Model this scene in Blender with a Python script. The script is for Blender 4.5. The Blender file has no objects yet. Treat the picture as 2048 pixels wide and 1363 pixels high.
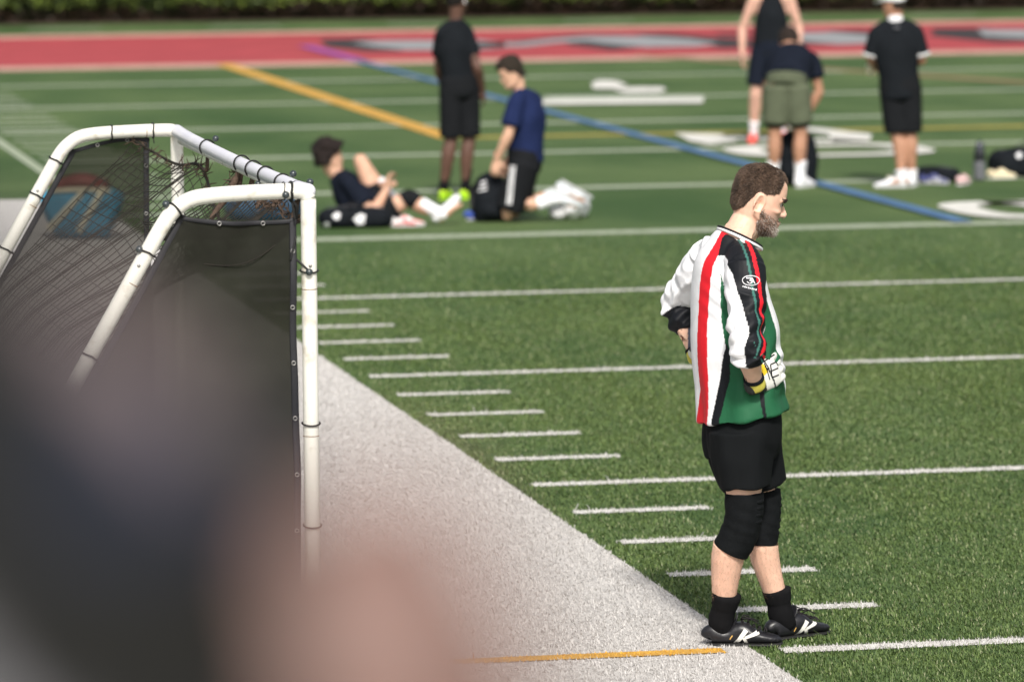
import bpy, bmesh, math, random
import numpy as np
from mathutils import Vector, Matrix
from mathutils.bvhtree import BVHTree
random.seed(7); RNG = np.random.default_rng(11)
C = bpy.context.scene
COL = C.collection
R = math.radians

# ------------------------------------------------------------------ camera
YAW, PITCH, ROLL = 0.1941808, 0.1050380, -0.0084457
CAM = np.array([-4.0925, -25.4205, 2.9101])
def cam_basis():
    cy, sy, cp, sp = math.cos(YAW), math.sin(YAW), math.cos(PITCH), math.sin(PITCH)
    fw = np.array([sy*cp, cy*cp, -sp]); r = np.array([cy, -sy, 0.0]); up = np.cross(r, fw)
    cr, sr = math.cos(ROLL), math.sin(ROLL)
    return cr*r + sr*up, -sr*r + cr*up, fw
r_, u_, f_ = cam_basis()
cd = bpy.data.cameras.new('camera'); cam = bpy.data.objects.new('camera', cd); COL.objects.link(cam)
cam.matrix_world = Matrix(((r_[0], u_[0], -f_[0], CAM[0]), (r_[1], u_[1], -f_[1], CAM[1]), (r_[2], u_[2], -f_[2], CAM[2]), (0, 0, 0, 1)))
cd.lens = 164.4; cd.sensor_width = 36; cd.clip_start = .1; cd.clip_end = 600
cd.dof.use_dof = True; cd.dof.focus_distance = 16.95; cd.dof.aperture_fstop = 3.5
C.camera = cam

# ------------------------------------------------------------------ light
SUN_EL, SUN_AZ = R(43), R(187)          # azimuth clockwise from +Y
w = bpy.data.worlds.new('World'); C.world = w; w.use_nodes = True
nt = w.node_tree; bg = nt.nodes['Background']
sky = nt.nodes.new('ShaderNodeTexSky'); sky.sky_type = 'NISHITA'; sky.sun_disc = False
sky.sun_elevation = SUN_EL; sky.sun_rotation = SUN_AZ; sky.air_density = 1.0; sky.dust_density = 4.0; sky.ozone_density = 1.0
hs = nt.nodes.new('ShaderNodeHueSaturation'); hs.inputs['Saturation'].default_value = .35
nt.links.new(sky.outputs[0], hs.inputs['Color']); nt.links.new(hs.outputs[0], bg.inputs[0]); bg.inputs[1].default_value = .095
sl = bpy.data.lights.new('sun', 'SUN'); sl.energy = 2.6; sl.angle = R(6); sl.color = (1, .95, .87)
sun = bpy.data.objects.new('sun', sl); COL.objects.link(sun)
sd = Vector((math.sin(SUN_AZ)*math.cos(SUN_EL), math.cos(SUN_AZ)*math.cos(SUN_EL), math.sin(SUN_EL)))
sun.rotation_euler = (-sd).to_track_quat('-Z', 'Y').to_euler()
vs = C.view_settings; vs.view_transform = 'Standard'; vs.look = 'None'; vs.exposure = .54; vs.gamma = 1

# ------------------------------------------------------------------ materials
MATS = {}
def mat(name, col=(.5, .5, .5), rough=.8, var=.15, scale=12, bump=0, bscale=150, vcol=False, spec=.3, sss=0, metal=0, col2=None, thr=None, coat=0):
    if name in MATS: return MATS[name]
    m = bpy.data.materials.new(name); m.use_nodes = True; n = m.node_tree.nodes; l = m.node_tree.links
    b = n['Principled BSDF']; b.inputs['Roughness'].default_value = rough; b.inputs['Specular IOR Level'].default_value = spec
    b.inputs['Metallic'].default_value = metal; b.inputs['Coat Weight'].default_value = coat
    if sss: b.inputs['Subsurface Weight'].default_value = sss; b.inputs['Subsurface Radius'].default_value = (.012, .005, .003); b.inputs['Subsurface Scale'].default_value = 1.0
    tc = n.new('ShaderNodeTexCoord'); nz = n.new('ShaderNodeTexNoise'); nz.inputs['Scale'].default_value = scale; nz.inputs['Detail'].default_value = 5
    l.new(tc.outputs['Object'], nz.inputs['Vector'])
    mr = n.new('ShaderNodeMapRange'); mr.inputs[1].default_value = .3; mr.inputs[2].default_value = .7
    l.new(nz.outputs[0], mr.inputs[0])
    mx = n.new('ShaderNodeMix'); mx.data_type = 'RGBA'
    if thr: mr.inputs[1].default_value, mr.inputs[2].default_value = thr
    if vcol:
        at = n.new('ShaderNodeAttribute'); at.attribute_name = 'Col'; mx.blend_type = 'MULTIPLY'; mx.inputs[0].default_value = 1
        mr.inputs[3].default_value = 1 - var; mr.inputs[4].default_value = 1 + var
        l.new(at.outputs['Color'], mx.inputs[6]); cc = n.new('ShaderNodeCombineColor')
        for i in range(3): l.new(mr.outputs[0], cc.inputs[i])
        l.new(cc.outputs[0], mx.inputs[7])
    else:
        l.new(mr.outputs[0], mx.inputs[0])
        c2 = col2 if col2 else tuple(min(1, c*(1+var)) for c in col); c1 = col if col2 else tuple(c*(1-var) for c in col)
        mx.inputs[6].default_value = (*c1, 1); mx.inputs[7].default_value = (*c2, 1)
    l.new(mx.outputs[2], b.inputs['Base Color'])
    if bump:
        bn = n.new('ShaderNodeBump'); bn.inputs['Strength'].default_value = bump; bn.inputs['Distance'].default_value = .004
        n2 = n.new('ShaderNodeTexNoise'); n2.inputs['Scale'].default_value = bscale; n2.inputs['Detail'].default_value = 3
        l.new(tc.outputs['Object'], n2.inputs['Vector']); l.new(n2.outputs[0], bn.inputs['Height']); l.new(bn.outputs[0], b.inputs['Normal'])
    MATS[name] = m; return m

def turf_mat():
    m = bpy.data.materials.new('turf'); m.use_nodes = True; n = m.node_tree.nodes; l = m.node_tree.links
    b = n['Principled BSDF']; b.inputs['Roughness'].default_value = .75; b.inputs['Specular IOR Level'].default_value = .15
    tc = n.new('ShaderNodeTexCoord')
    def nz(s, d, sc=(1, 1, 1)):
        mp = n.new('ShaderNodeMapping'); mp.inputs['Scale'].default_value = sc; l.new(tc.outputs['Object'], mp.inputs[0])
        a = n.new('ShaderNodeTexNoise'); a.inputs['Scale'].default_value = s; a.inputs['Detail'].default_value = d; l.new(mp.outputs[0], a.inputs['Vector']); return a.outputs[0]
    r1 = n.new('ShaderNodeValToRGB'); r1.color_ramp.elements[0].color = (.050, .100, .032, 1); r1.color_ramp.elements[1].color = (.118, .175, .068, 1)
    r1.color_ramp.elements[0].position = .33; r1.color_ramp.elements[1].position = .68
    l.new(nz(.55, 5, (1, .55, 1)), r1.inputs[0])
    r2 = n.new('ShaderNodeValToRGB'); r2.color_ramp.elements[0].color = (.55, .55, .55, 1); r2.color_ramp.elements[1].color = (1.3, 1.3, 1.2, 1)
    r2.color_ramp.elements[0].position = .3; r2.color_ramp.elements[1].position = .72
    l.new(nz(70, 4, (1, .5, 1)), r2.inputs[0])
    mx = n.new('ShaderNodeMix'); mx.data_type = 'RGBA'; mx.blend_type = 'MULTIPLY'; mx.inputs[0].default_value = 1
    l.new(r1.outputs[0], mx.inputs[6]); l.new(r2.outputs[0], mx.inputs[7]); l.new(mx.outputs[2], b.inputs['Base Color'])
    bp = n.new('ShaderNodeBump'); bp.inputs['Strength'].default_value = .6; bp.inputs['Distance'].default_value = .02
    l.new(nz(120, 3), bp.inputs['Height']); l.new(bp.outputs[0], b.inputs['Normal'])
    return m

def see_through(name, col, alpha, trans=.4):
    m = bpy.data.materials.new(name); m.use_nodes = True; n = m.node_tree.nodes; l = m.node_tree.links
    b = n['Principled BSDF']; out = n['Material Output']; b.inputs['Roughness'].default_value = .75; b.inputs['Specular IOR Level'].default_value = .12
    tc = n.new('ShaderNodeTexCoord'); nz = n.new('ShaderNodeTexNoise'); nz.inputs['Scale'].default_value = 4; nz.inputs['Detail'].default_value = 6
    l.new(tc.outputs['Object'], nz.inputs['Vector'])
    rp = n.new('ShaderNodeValToRGB'); rp.color_ramp.elements[0].color = (*[c*.7 for c in col], 1); rp.color_ramp.elements[1].color = (*[c*1.5 for c in col], 1)
    rp.color_ramp.elements[0].position = .35; rp.color_ramp.elements[1].position = .65
    l.new(nz.outputs[0], rp.inputs[0]); l.new(rp.outputs[0], b.inputs['Base Color'])
    tl = n.new('ShaderNodeBsdfTranslucent'); tl.inputs[0].default_value = (*[min(1, c*3) for c in col], 1)
    tr = n.new('ShaderNodeBsdfTransparent'); tr.inputs[0].default_value = (.9, .9, .85, 1)
    m1 = n.new('ShaderNodeMixShader'); m1.inputs[0].default_value = trans; l.new(b.outputs[0], m1.inputs[1]); l.new(tl.outputs[0], m1.inputs[2])
    m2 = n.new('ShaderNodeMixShader'); m2.inputs[0].default_value = alpha; l.new(m1.outputs[0], m2.inputs[1]); l.new(tr.outputs[0], m2.inputs[2])
    l.new(m2.outputs[0], out.inputs[0]); return m

# ------------------------------------------------------------------ mesh helpers
def A(*a): return np.array(a, float)
def nrm(v): v = np.asarray(v, float); return v/max(1e-9, np.linalg.norm(v))
def lerp(a, b, t): return np.asarray(a)*(1-t) + np.asarray(b)*t
def cr(P, sub):
    P = np.asarray(P, float)
    if sub <= 1: return P
    Q = np.vstack([2*P[0]-P[1], P, 2*P[-1]-P[-2]]); out = []
    for i in range(1, len(Q)-2):
        p0, p1, p2, p3 = Q[i-1], Q[i], Q[i+1], Q[i+2]
        for k in range(sub):
            t = k/sub
            out.append(.5*((2*p1)+(-p0+p2)*t+(2*p0-5*p1+4*p2-p3)*t*t+(-p0+3*p1-3*p2+p3)*t**3))
    out.append(P[-1]); return np.array(out)
class Geo:
    def __init__(s): s.v = []; s.f = []; s.n = 0
    def add(s, V, F):
        V = np.asarray(V, float); s.v.append(V); s.f += [tuple(i+s.n for i in f) for f in F]; s.n += len(V)
    def tube(s, P, rad, side=(1, 0, 0), n=16, sub=3, cap=1.0, closed=False, pw=1.0):
        P = np.asarray(P, float); k = len(P)
        rad = np.array([(q, q) if np.isscalar(q) else q for q in (rad if hasattr(rad, '__len__') else [rad]*k)], float)
        S = np.asarray(side, float); S = np.tile(S, (k, 1)) if S.ndim == 1 else S
        D = cr(np.hstack([P, rad, S]), sub); P, rad, S = D[:, :3], np.maximum(D[:, 3:5], 1e-4), D[:, 5:]
        T = np.gradient(P, axis=0)
        if closed: T[0] = T[-1] = (P[1]-P[-2])
        T /= np.maximum(np.linalg.norm(T, axis=1)[:, None], 1e-9)
        S = S-(S*T).sum(1)[:, None]*T; S /= np.maximum(np.linalg.norm(S, axis=1)[:, None], 1e-9); W = np.cross(T, S)
        if cap and not closed:
            def ext(i, sg):
                a, b = rad[i]; h = min(a, b)*cap; o = []
                for q in (35, 65, 84):
                    o.append((P[i]+T[i]*sg*h*math.sin(R(q)), rad[i]*math.cos(R(q)), S[i], W[i]))
                return o
            e0 = ext(0, -1)[::-1]; e1 = ext(-1, 1)
            P = np.vstack([[x[0] for x in e0], P, [x[0] for x in e1]]); rad = np.vstack([[x[1] for x in e0], rad, [x[1] for x in e1]])
            S = np.vstack([[x[2] for x in e0], S, [x[2] for x in e1]]); W = np.vstack([[x[3] for x in e0], W, [x[3] for x in e1]])
        th = np.arange(n)/n*2*math.pi; c, q = np.cos(th), np.sin(th)
        c, q = np.sign(c)*abs(c)**pw, np.sign(q)*abs(q)**pw
        V = P[:, None]+rad[:, 0][:, None, None]*c[None, :, None]*S[:, None]+rad[:, 1][:, None, None]*q[None, :, None]*W[:, None]
        m = len(P); F = [(i*n+j, i*n+(j+1) % n, (i+1)*n+(j+1) % n, (i+1)*n+j) for i in range(m-1) for j in range(n)]
        if not closed: F += [tuple(range(n))[::-1], tuple((m-1)*n+j for j in range(n))]
        s.add(V.reshape(-1, 3), F)
    def ball(s, c, r, n=12, M=None):
        r = (r, r, r) if np.isscalar(r) else r
        V = [(0, 0, 1)]+[(math.sin(a)*math.cos(b), math.sin(a)*math.sin(b), math.cos(a)) for a in [math.pi*i/n for i in range(1, n)] for b in [2*math.pi*j/n for j in range(n)]]+[(0, 0, -1)]
        V = np.array(V)*r
        if M is not None: V = V@np.asarray(M)
        F = [(0, 1+j, 1+(j+1) % n) for j in range(n)]+[(1+i*n+j, 1+(i+1)*n+j, 1+(i+1)*n+(j+1) % n, 1+i*n+(j+1) % n) for i in range(n-2) for j in range(n)]
        q = 1+(n-2)*n; F += [(q+j, q+n, q+(j+1) % n) for j in range(n)]
        s.add(V+np.asarray(c, float), F)
    def box(s, c, h, M=None):
        V = np.array([(x, y, z) for x in (-1, 1) for y in (-1, 1) for z in (-1, 1)])*np.asarray(h, float)
        if M is not None: V = V@np.asarray(M)
        s.add(V+np.asarray(c, float), [(0, 1, 3, 2), (4, 6, 7, 5), (0, 4, 5, 1), (2, 3, 7, 6), (0, 2, 6, 4), (1, 5, 7, 3)])
    def poly(s, pts, z):
        s.add([(x, y, z) for x, y in pts], [tuple(range(len(pts)))])
    def mesh(s, name, smooth=True):
        me = bpy.data.meshes.new(name)
        me.from_pydata(np.vstack(s.v).tolist() if s.v else [], [], s.f)
        me.update(); me.polygons.foreach_set('use_smooth', [smooth]*len(me.polygons)); return me
def link(name, me, m=None, parent=None):
    o = bpy.data.objects.new(name, me); COL.objects.link(o)
    if m: me.materials.append(m)
    if parent: o.parent = parent
    return o
def tag(o, label=None, cat=None, group=None, kind=None):
    if label: o['label'] = label
    if cat: o['category'] = cat
    if group: o['group'] = group
    if kind: o['kind'] = kind
    return o
def thing(name, label, cat, loc=(0, 0, 0), rz=0, group=None):
    o = bpy.data.objects.new(name, None); COL.objects.link(o); o.location = loc; o.rotation_euler = (0, 0, rz); o.empty_display_size = .1
    return tag(o, label, cat, group)
def remesh(g, name, vox, sm=4, fac=.5):
    me = g.mesh(name); o = bpy.data.objects.new(name+'_tmp', me); COL.objects.link(o)
    md = o.modifiers.new('r', 'REMESH'); md.mode = 'VOXEL'; md.voxel_size = vox; md.use_smooth_shade = True
    if sm: s = o.modifiers.new('s', 'SMOOTH'); s.iterations = sm; s.factor = fac
    dg = bpy.context.evaluated_depsgraph_get(); dg.update()
    out = bpy.data.meshes.new_from_object(o.evaluated_get(dg)); out.name = name
    bpy.data.objects.remove(o); bpy.data.meshes.remove(me)
    out.polygons.foreach_set('use_smooth', [True]*len(out.polygons)); return out
def getv(me):
    a = np.empty(len(me.vertices)*3); me.vertices.foreach_get('co', a); return a.reshape(-1, 3)
def getn(me):
    a = np.empty(len(me.vertices)*3); me.vertices.foreach_get('normal', a); return a.reshape(-1, 3)
def setv(me, V): me.vertices.foreach_set('co', np.asarray(V).ravel()); me.update()
def vcol(me, c):
    at = me.color_attributes.new('Col', 'FLOAT_COLOR', 'POINT'); q = np.ones((len(me.vertices), 4)); q[:, :3] = c; at.data.foreach_set('color', q.ravel())
def field(V, f, seed=0, oct=3):
    """smooth pseudo-noise in -1..1 from sums of warped sines"""
    g = np.random.default_rng(seed); out = np.zeros(len(V)); amp = 1; tot = 0
    W = V*f
    for o in range(oct):
        acc = np.zeros(len(V))
        for k in range(4):
            d = g.normal(size=3); d /= np.linalg.norm(d); ph = g.uniform(0, 6.28); d2 = g.normal(size=3)
            acc += np.sin((W@d)*(1+.3*k)+ph+1.3*np.sin(W@d2*.6+ph*2))
        out += amp*acc/3; tot += amp; amp *= .55; W = W*2.1
    return np.clip(out/tot, -1, 1)
def crumple(me, amp, f, seed=0, ridge=.6, sc=(1, 1, 1)):
    V = getv(me); N = getn(me); n = field(V*np.array(sc), f, seed)
    q = (1-ridge)*n+ridge*(1-2*np.abs(field(V*np.array(sc), f*.8, seed+5, 2)))
    setv(me, V+N*(amp*q)[:, None])
def sstep(x, a, b): t = np.clip((x-a)/(b-a), 0, 1); return t*t*(3-2*t)
def decal(bvh, o, ex, ey, strokes, name, m, parent, off=.0016, step=.004):
    """strokes: list of (points, width) in the ex/ey plane, laid on the surface along -(ex x ey)"""
    ex, ey = nrm(ex), nrm(ey); d = -np.cross(ex, ey); g = Geo()
    for pts, wd in strokes:
        pts = np.array(pts, float); L = [0]
        for i in range(len(pts)-1):
            k = max(1, int(np.linalg.norm(pts[i+1]-pts[i])/step)); L += [i+(j+1)/k for j in range(k)]
        rows = []
        for t in L:
            i = min(int(t), len(pts)-2); p = lerp(pts[i], pts[i+1], t-i)
            tn = pts[min(i+1, len(pts)-1)]-pts[i]; tn = tn/np.linalg.norm(tn); nn = A(-tn[1], tn[0]); ww = wd if np.isscalar(wd) else lerp(wd[0], wd[1], t/(len(pts)-1))
            row = []
            for q in (-.5, 0, .5):
                c = p+nn*q*ww; src = o+ex*c[0]+ey*c[1]-d*.25
                h = bvh.ray_cast(Vector(src), Vector(d), .6)
                row.append(None if h[0] is None else np.array(h[0])+np.array(h[1])*off)
            rows.append(row)
        V = []; F = []
        for i, row in enumerate(rows):
            for q in range(3): V.append(row[q] if row[q] is not None else A(0, 0, 0))
            if i:
                for q in range(2):
                    if all(x is not None for x in (rows[i-1][q], rows[i-1][q+1], row[q], row[q+1])): F.append(((i-1)*3+q, (i-1)*3+q+1, i*3+q+1, i*3+q))
        g.add(V, F)
    me = g.mesh(name); bm = bmesh.new(); bm.from_mesh(me); bmesh.ops.delete(bm, geom=[v for v in bm.verts if not v.link_faces], context='VERTS'); bm.to_mesh(me); bm.free()
    return link(name, me, m, parent)

# ------------------------------------------------------------------ the field
TURF = turf_mat()
def sheet(name, polys, z, m, sub=False):
    g = Geo()
    for p in polys: g.poly(p, z)
    return tag(link(name, g.mesh(name, False), m), kind='structure')
rect = lambda x0, y0, x1, y1: [(x0, y0), (x1, y0), (x1, y1), (x0, y1)]
sheet('ground', [rect(-150, -60, 200, 300)], 0, TURF)
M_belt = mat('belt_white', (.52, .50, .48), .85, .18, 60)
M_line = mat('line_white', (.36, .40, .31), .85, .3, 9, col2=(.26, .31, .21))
M_lineN = mat('line_white_near', (.62, .61, .58), .85, .1, 30)
M_num = mat('number_white', (.62, .61, .57), .85, .12, 5)
M_yel = mat('yellow_paint', (.55, .31, .06), .85, .15, 4)
M_yel2 = mat('faded_yellow', (.27, .24, .05), .85, .2, 4)
M_blue = mat('blue_paint', (.07, .15, .28), .85, .2, 4)
M_purp = mat('purple_paint', (.28, .07, .30), .85, .2, 4)
M_red = mat('red_turf', (.35, .050, .058), .85, .14, 1.2)
M_pale = mat('pale_border', (.48, .30, .24), .85, .2, 3)
M_sil = mat('silver_paint', (.26, .27, .28), .85, .12, 3)
M_blk = mat('black_paint', (.035, .028, .03), .85, .2, 3)
M_brn = mat('brown_paint', (.21, .155, .08), .85, .2, 2)
YD = .9144
lineY = [(k, k*5*YD) for k in range(-3, 8)]
sheet('sideline_belt', [rect(-2.6, -40, 0, 13.8)], .004, M_belt)
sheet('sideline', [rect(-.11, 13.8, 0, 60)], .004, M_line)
corr = {3: 13.8, 4: 18.5, 5: 23.2, 6: 27.9, 7: 33.0}
far = [(corr.get(k, y)) for k, y in lineY]
sheet('yard_lines', [rect(.1, y-.055, 45, y+.055) for y in far if y < 8], .004, M_lineN)
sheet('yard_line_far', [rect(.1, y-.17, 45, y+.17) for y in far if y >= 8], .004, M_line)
hashes = [(.1, k*YD) for k in range(-15, 41) if k % 5]
sheet('hash_marks', [rect(x, y-.05, x+.61, y+.05) for x, y in hashes if y < 12], .004, M_lineN)
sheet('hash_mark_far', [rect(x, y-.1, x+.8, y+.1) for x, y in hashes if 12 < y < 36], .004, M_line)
sheet('yellow_tick', [rect(-1.35, -9.16, -.11, -9.06)], .008, M_yel)
sheet('yellow_line', [rect(4.28, 21.0, 4.52, 38.0)], .008, M_yel)
sheet('yellow_cross_line', [rect(4.28, 20.7, 45, 21.15)], .0065, M_yel2)
sheet('blue_line', [rect(6.20, 9.2, 6.36, 38.2)], .016, M_blue)
sheet('purple_line', [rect(6.2, 38.3, 6.42, 43.2)], .020, M_purp)
sheet('brown_line', [[(10.2, 38.6), (10.45, 38.6), (11.35, 35.5), (13.3, 29.6), (17, 21.5), (16.8, 21.5), (12.9, 29.4), (11.0, 35.5)]], .0055, M_brn)
sheet('endzone', [rect(-2, 38.3, 45, 48)], .004, M_red)
sheet('endzone_border', [rect(-2, 37.1, 45, 38.3), rect(-2, 48, 45, 49.2)], .004, M_pale)
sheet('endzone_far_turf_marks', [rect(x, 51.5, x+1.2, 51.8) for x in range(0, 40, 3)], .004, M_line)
sheet('number_ten', [[(6.86, 28.31), (8.67, 28.0), (8.6, 27.3), (6.8, 27.5)]], .012, mat('number_faint', (.36, .4, .32), .85, .15, 5))
sheet('number_one', [[(6.7, 27.5), (8.55, 27.24), (8.3, 26.25), (6.5, 26.53)]], .0125, M_num)
sheet('number_arrow', [[(8.04, 31.06), (8.28, 31.76), (8.45, 31.57), (8.38, 30.5), (8.0, 29.6), (7.78, 29.75)], [(8.0, 29.7), (8.35, 29.9), (8.65, 29.83), (8.57, 29.23), (8.34, 28.6), (7.92, 28.63)]], .012, M_num)
sheet('number_two', [[(6.72, 20.89), (7.14, 20.57), (7.02, 19.43), (6.63, 18.99), (6.57, 19.58)], [(7.0, 20.3), (7.1, 19.6), (7.8, 19.1), (8.25, 19.01), (8.0, 19.5), (7.6, 19.7)],
                     [(7.99, 21.53), (8.33, 21.22), (8.55, 20.0), (8.25, 19.01), (7.9, 19.1), (8.15, 20.2)]], .012, M_num)
def ring(cx, cy, a, b, wx, wy, n=28):
    out = []
    for i in range(n):
        t0, t1 = 2*math.pi*i/n, 2*math.pi*(i+1)/n
        e = lambda t, p, q: (cx+math.copysign(abs(math.cos(t))**.7, math.cos(t))*p, cy+math.copysign(abs(math.sin(t))**.7, math.sin(t))*q)
        out.append([e(t0, a, b), e(t1, a, b), e(t1, a-wx, b-wy), e(t0, a-wx, b-wy)])
    return out
sheet('number_zero', ring(7.52, 17.85, .98, .92, .34, .36), .012, M_num)
sheet('number_three', ring(7.0, 10.3, .5, .88, .3, .34)+[[(7.0, 11.18), (8.5, 11.1), (8.5, 10.75), (7.0, 10.84)], [(7.0, 9.76), (8.5, 9.7), (8.5, 9.35), (7.0, 9.42)]], .012, M_num)
sheet('letter_black', [[(6.92, 45.66), (7.56, 45.79), (7.81, 44.49), (7.71, 43.01), (7.4, 41.0), (6.95, 41.15), (6.6, 42.81), (6.73, 44.17)],
      [(8.7, 43.8), (9.5, 43.7), (10.35, 44.9), (11.05, 45.7), (11.8, 45.4), (10.4, 44.1), (9.5, 42.2), (8.6, 42.3)],
      [(10.35, 43.7), (10.9, 43.6), (10.9, 41.0), (10.31, 40.2), (10.1, 42.27)], [(11.86, 45.9), (12.4, 45.8), (13.2, 42.2), (12.9, 40.5), (11.94, 40.2), (11.96, 43.19)],
      [(15.02, 45.9), (15.5, 45.6), (15.8, 43.01), (15.1, 41.6), (14.79, 43.5)], [(16.75, 46.05), (17.6, 45.83), (17.4, 43.46), (17.1, 40.5), (16.19, 40.7), (15.9, 43.22), (16.38, 44.5)],
      [(13.1, 45.6), (13.7, 45.2), (13.6, 44.2), (13.0, 44.5)], [(12.9, 42.6), (14.0, 42.2), (13.9, 40.9), (12.8, 41.2)]], .008, M_blk)  # black painted outlines of the end zone letters
sheet('letter_silver', [[(7.17, 44.2), (7.76, 44.8), (9.17, 44.32), (9.31, 43.1), (9.01, 41.56), (8.48, 41.0), (7.5, 41.3), (7.26, 42.72)],
      [(8.82, 43.3), (9.56, 43.19), (10.35, 44.41), (11.05, 45.12), (11.84, 44.79), (12.2, 43.57), (12.3, 41.83), (11.75, 40.9), (10.96, 40.9), (10.75, 41.9), (10.6, 43.4), (10.09, 42.98), (9.36, 41.82), (8.6, 41.82)],
      [(14.0, 45.1), (14.9, 45.3), (15.25, 42.72), (14.7, 41.0), (13.8, 40.75), (13.6, 42.5)], [(17.3, 45.3), (18.6, 44.66), (18.4, 41.3), (17.2, 41.0), (16.65, 42.8)]], .012, M_sil)

# turf fibres of the near field, coloured by the marking they grow in
def lay_fibres():
    N0 = 2250000
    y = -11.2+RNG.random(N0)**1.35*21; x = -2.6+RNG.random(N0)*10.0
    d = y+25.42; uc = (x+4.09-.195*d)/d            # keep what the lens could see, with a wide margin for side steps
    k = (uc > -.150) & (uc < .175); x, y = x[k], y[k]
    # density falls with distance
    k = RNG.random(len(x)) < np.clip(1.0-(y+11.2)/26, .3, 1)*np.clip((9.6-y)/7, 0, 1); x, y = x[k], y[k]
    n = len(x)
    # frayed borders
    jx, jy = x+RNG.normal(0, .006, n), y+RNG.normal(0, .006, n)
    kk = np.round(jy/YD); on1 = np.abs(jy-kk*YD) < .060; five = (kk % 5 == 0)
    white = (jx < 0) | (on1 & five & (jx > .1)) | (on1 & (~five) & (jx > .1) & (jx < .71))
    yel = (jx < -.11) & (jx > -1.35) & (np.abs(jy+9.11) < .05)
    P2 = np.c_[x, y, np.zeros(n)]
    big = .6*field(P2*np.array([1, .6, 1]), 1.9, 3)+.55*field(P2*np.array([1, .45, 1]), 5.5, 17); med = field(P2, 11, 4)
    rnd = RNG.random(n)
    t = np.clip(.48+.50*big+.16*med+.50*(rnd-.5), 0, 1)[:, None]
    green = (1-t)*A(.024, .060, .016)+t*A(.160, .222, .070)
    dry = (RNG.random(n) < .07)[:, None]; green = np.where(dry, A(.27, .29, .16), green)
    wv = (.49+.06*rnd+.06*big)[:, None]*A(1, .965, .935)
    strk = field(P2*np.array([.45, 2.6, 1]), 13, 27); dk = (RNG.random(n) < .02+.30*np.clip(strk-.45, 0, .5)+.02*(med > .35))[:, None]; wv = np.where(dk, A(.26, .25, .23), wv)
    yv = (.75+.3*rnd)[:, None]*A(.75, .42, .05)
    col = np.where(white[:, None], wv, green); col = np.where(yel[:, None], yv, col)
    ln = RNG.uniform(.009, .019, n); az = RNG.normal(2.9, 1.3, n)+1.2*big; lean = RNG.uniform(.25, 1.25, n)
    wisp = RNG.random(n) < .0012; ln[wisp] = RNG.uniform(.04, .075, wisp.sum())
    dx, dy = np.cos(az), np.sin(az); wd = RNG.uniform(.0012, .0020, n)*(1+(y+11)/16); wd[wisp] = .0022
    px, py = -dy*wd, dx*wd
    h1 = ln*.6*np.cos(lean*.6); r1 = ln*.6*np.sin(lean*.6); h2 = h1+ln*.5*np.cos(lean*1.5); r2 = r1+ln*.5*np.sin(lean*1.5)
    h2 = np.maximum(h2, .003); z0 = np.full(n, .0)
    V = np.empty((n, 5, 3))
    V[:, 0] = np.c_[x-px, y-py, z0]; V[:, 1] = np.c_[x+px, y+py, z0]
    V[:, 2] = np.c_[x+dx*r1+px*.8, y+dy*r1+py*.8, h1]; V[:, 3] = np.c_[x+dx*r1-px*.8, y+dy*r1-py*.8, h1]; V[:, 4] = np.c_[x+dx*r2, y+dy*r2, h2]
    me = bpy.data.meshes.new('grass'); nf = 2*n
    me.vertices.add(5*n); me.vertices.foreach_set('co', V.ravel())
    b = np.arange(n)*5
    L = np.c_[b, b+1, b+2, b+3, b+3, b+2, b+4].ravel(); me.loops.add(7*n); me.loops.foreach_set('vertex_index', L)
    st = np.c_[np.arange(n)*7, np.arange(n)*7+4].ravel(); me.polygons.add(nf); me.polygons.foreach_set('loop_start', st)
    me.update(calc_edges=True); me.validate()
    c5 = np.repeat(col, 5, axis=0); vcol(me, c5)
    m = mat('turf_fibre', rough=.55, var=.05, vcol=True, spec=.25)
    tag(link('grass', me, m), kind='stuff')
    print('fibres', n)
lay_fibres()

# hedge along the far end
def hedge():
    root = thing('hedge', 'dark green clipped hedge running along the far end of the field', 'hedge', (10, 54.2, 0))
    m = mat('hedge_leaf', rough=.6, var=.15, vcol=True, spec=.3)
    n = 70000
    x = RNG.uniform(-22, 26, n); z = RNG.uniform(.02, 2.5, n); y = RNG.uniform(0, .8, n)
    P = np.c_[x, y*0, z*1.3]; b = field(P, 2.4, 8); c = field(P, 7.0, 9)
    y = y*.5-.28*b-.10*c+.35*(z < .35)*(.35-z)*3
    t = np.clip(.38+.42*b+.38*c+.22*RNG.normal(size=n), 0, 1)[:, None]
    col = (1-t)*A(.018, .034, .010)+t*A(.20, .27, .045)
    col = np.where((z < .25+.12*b)[:, None], A(.035, .02, .012), col)
    s = RNG.uniform(.03, .07, n)
    a = RNG.normal(size=(n, 3)); a /= np.linalg.norm(a, axis=1)[:, None]; q = np.cross(a, RNG.normal(size=(n, 3))); q /= np.linalg.norm(q, axis=1)[:, None]
    Pc = np.c_[x, y, z]; V = np.empty((n, 4, 3))
    V[:, 0] = Pc-a*s[:, None]; V[:, 1] = Pc+q*s[:, None]*.55; V[:, 2] = Pc+a*s[:, None]; V[:, 3] = Pc-q*s[:, None]*.55
    me = bpy.data.meshes.new('foliage'); me.vertices.add(4*n); me.vertices.foreach_set('co', V.ravel()); me.loops.add(4*n); me.loops.foreach_set('vertex_index', np.arange(4*n))
    me.polygons.add(n); me.polygons.foreach_set('loop_start', np.arange(n)*4); me.update(calc_edges=True); me.validate(); vcol(me, np.repeat(col, 4, axis=0))
    link('foliage', me, m, root)
    g = Geo(); g.box((2, 1.0, 1.2), (24, .5, 1.2)); link('branches', g.mesh('branches'), mat('hedge_dark', (.02, .025, .01), .9, .3, 6), root)
    g = Geo(); 
    sheet('planting_bed', [rect(-14, 53.5, 38, 56)], .004, mat('mulch', (.05, .03, .02), .9, .3, 8))
hedge()

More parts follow.
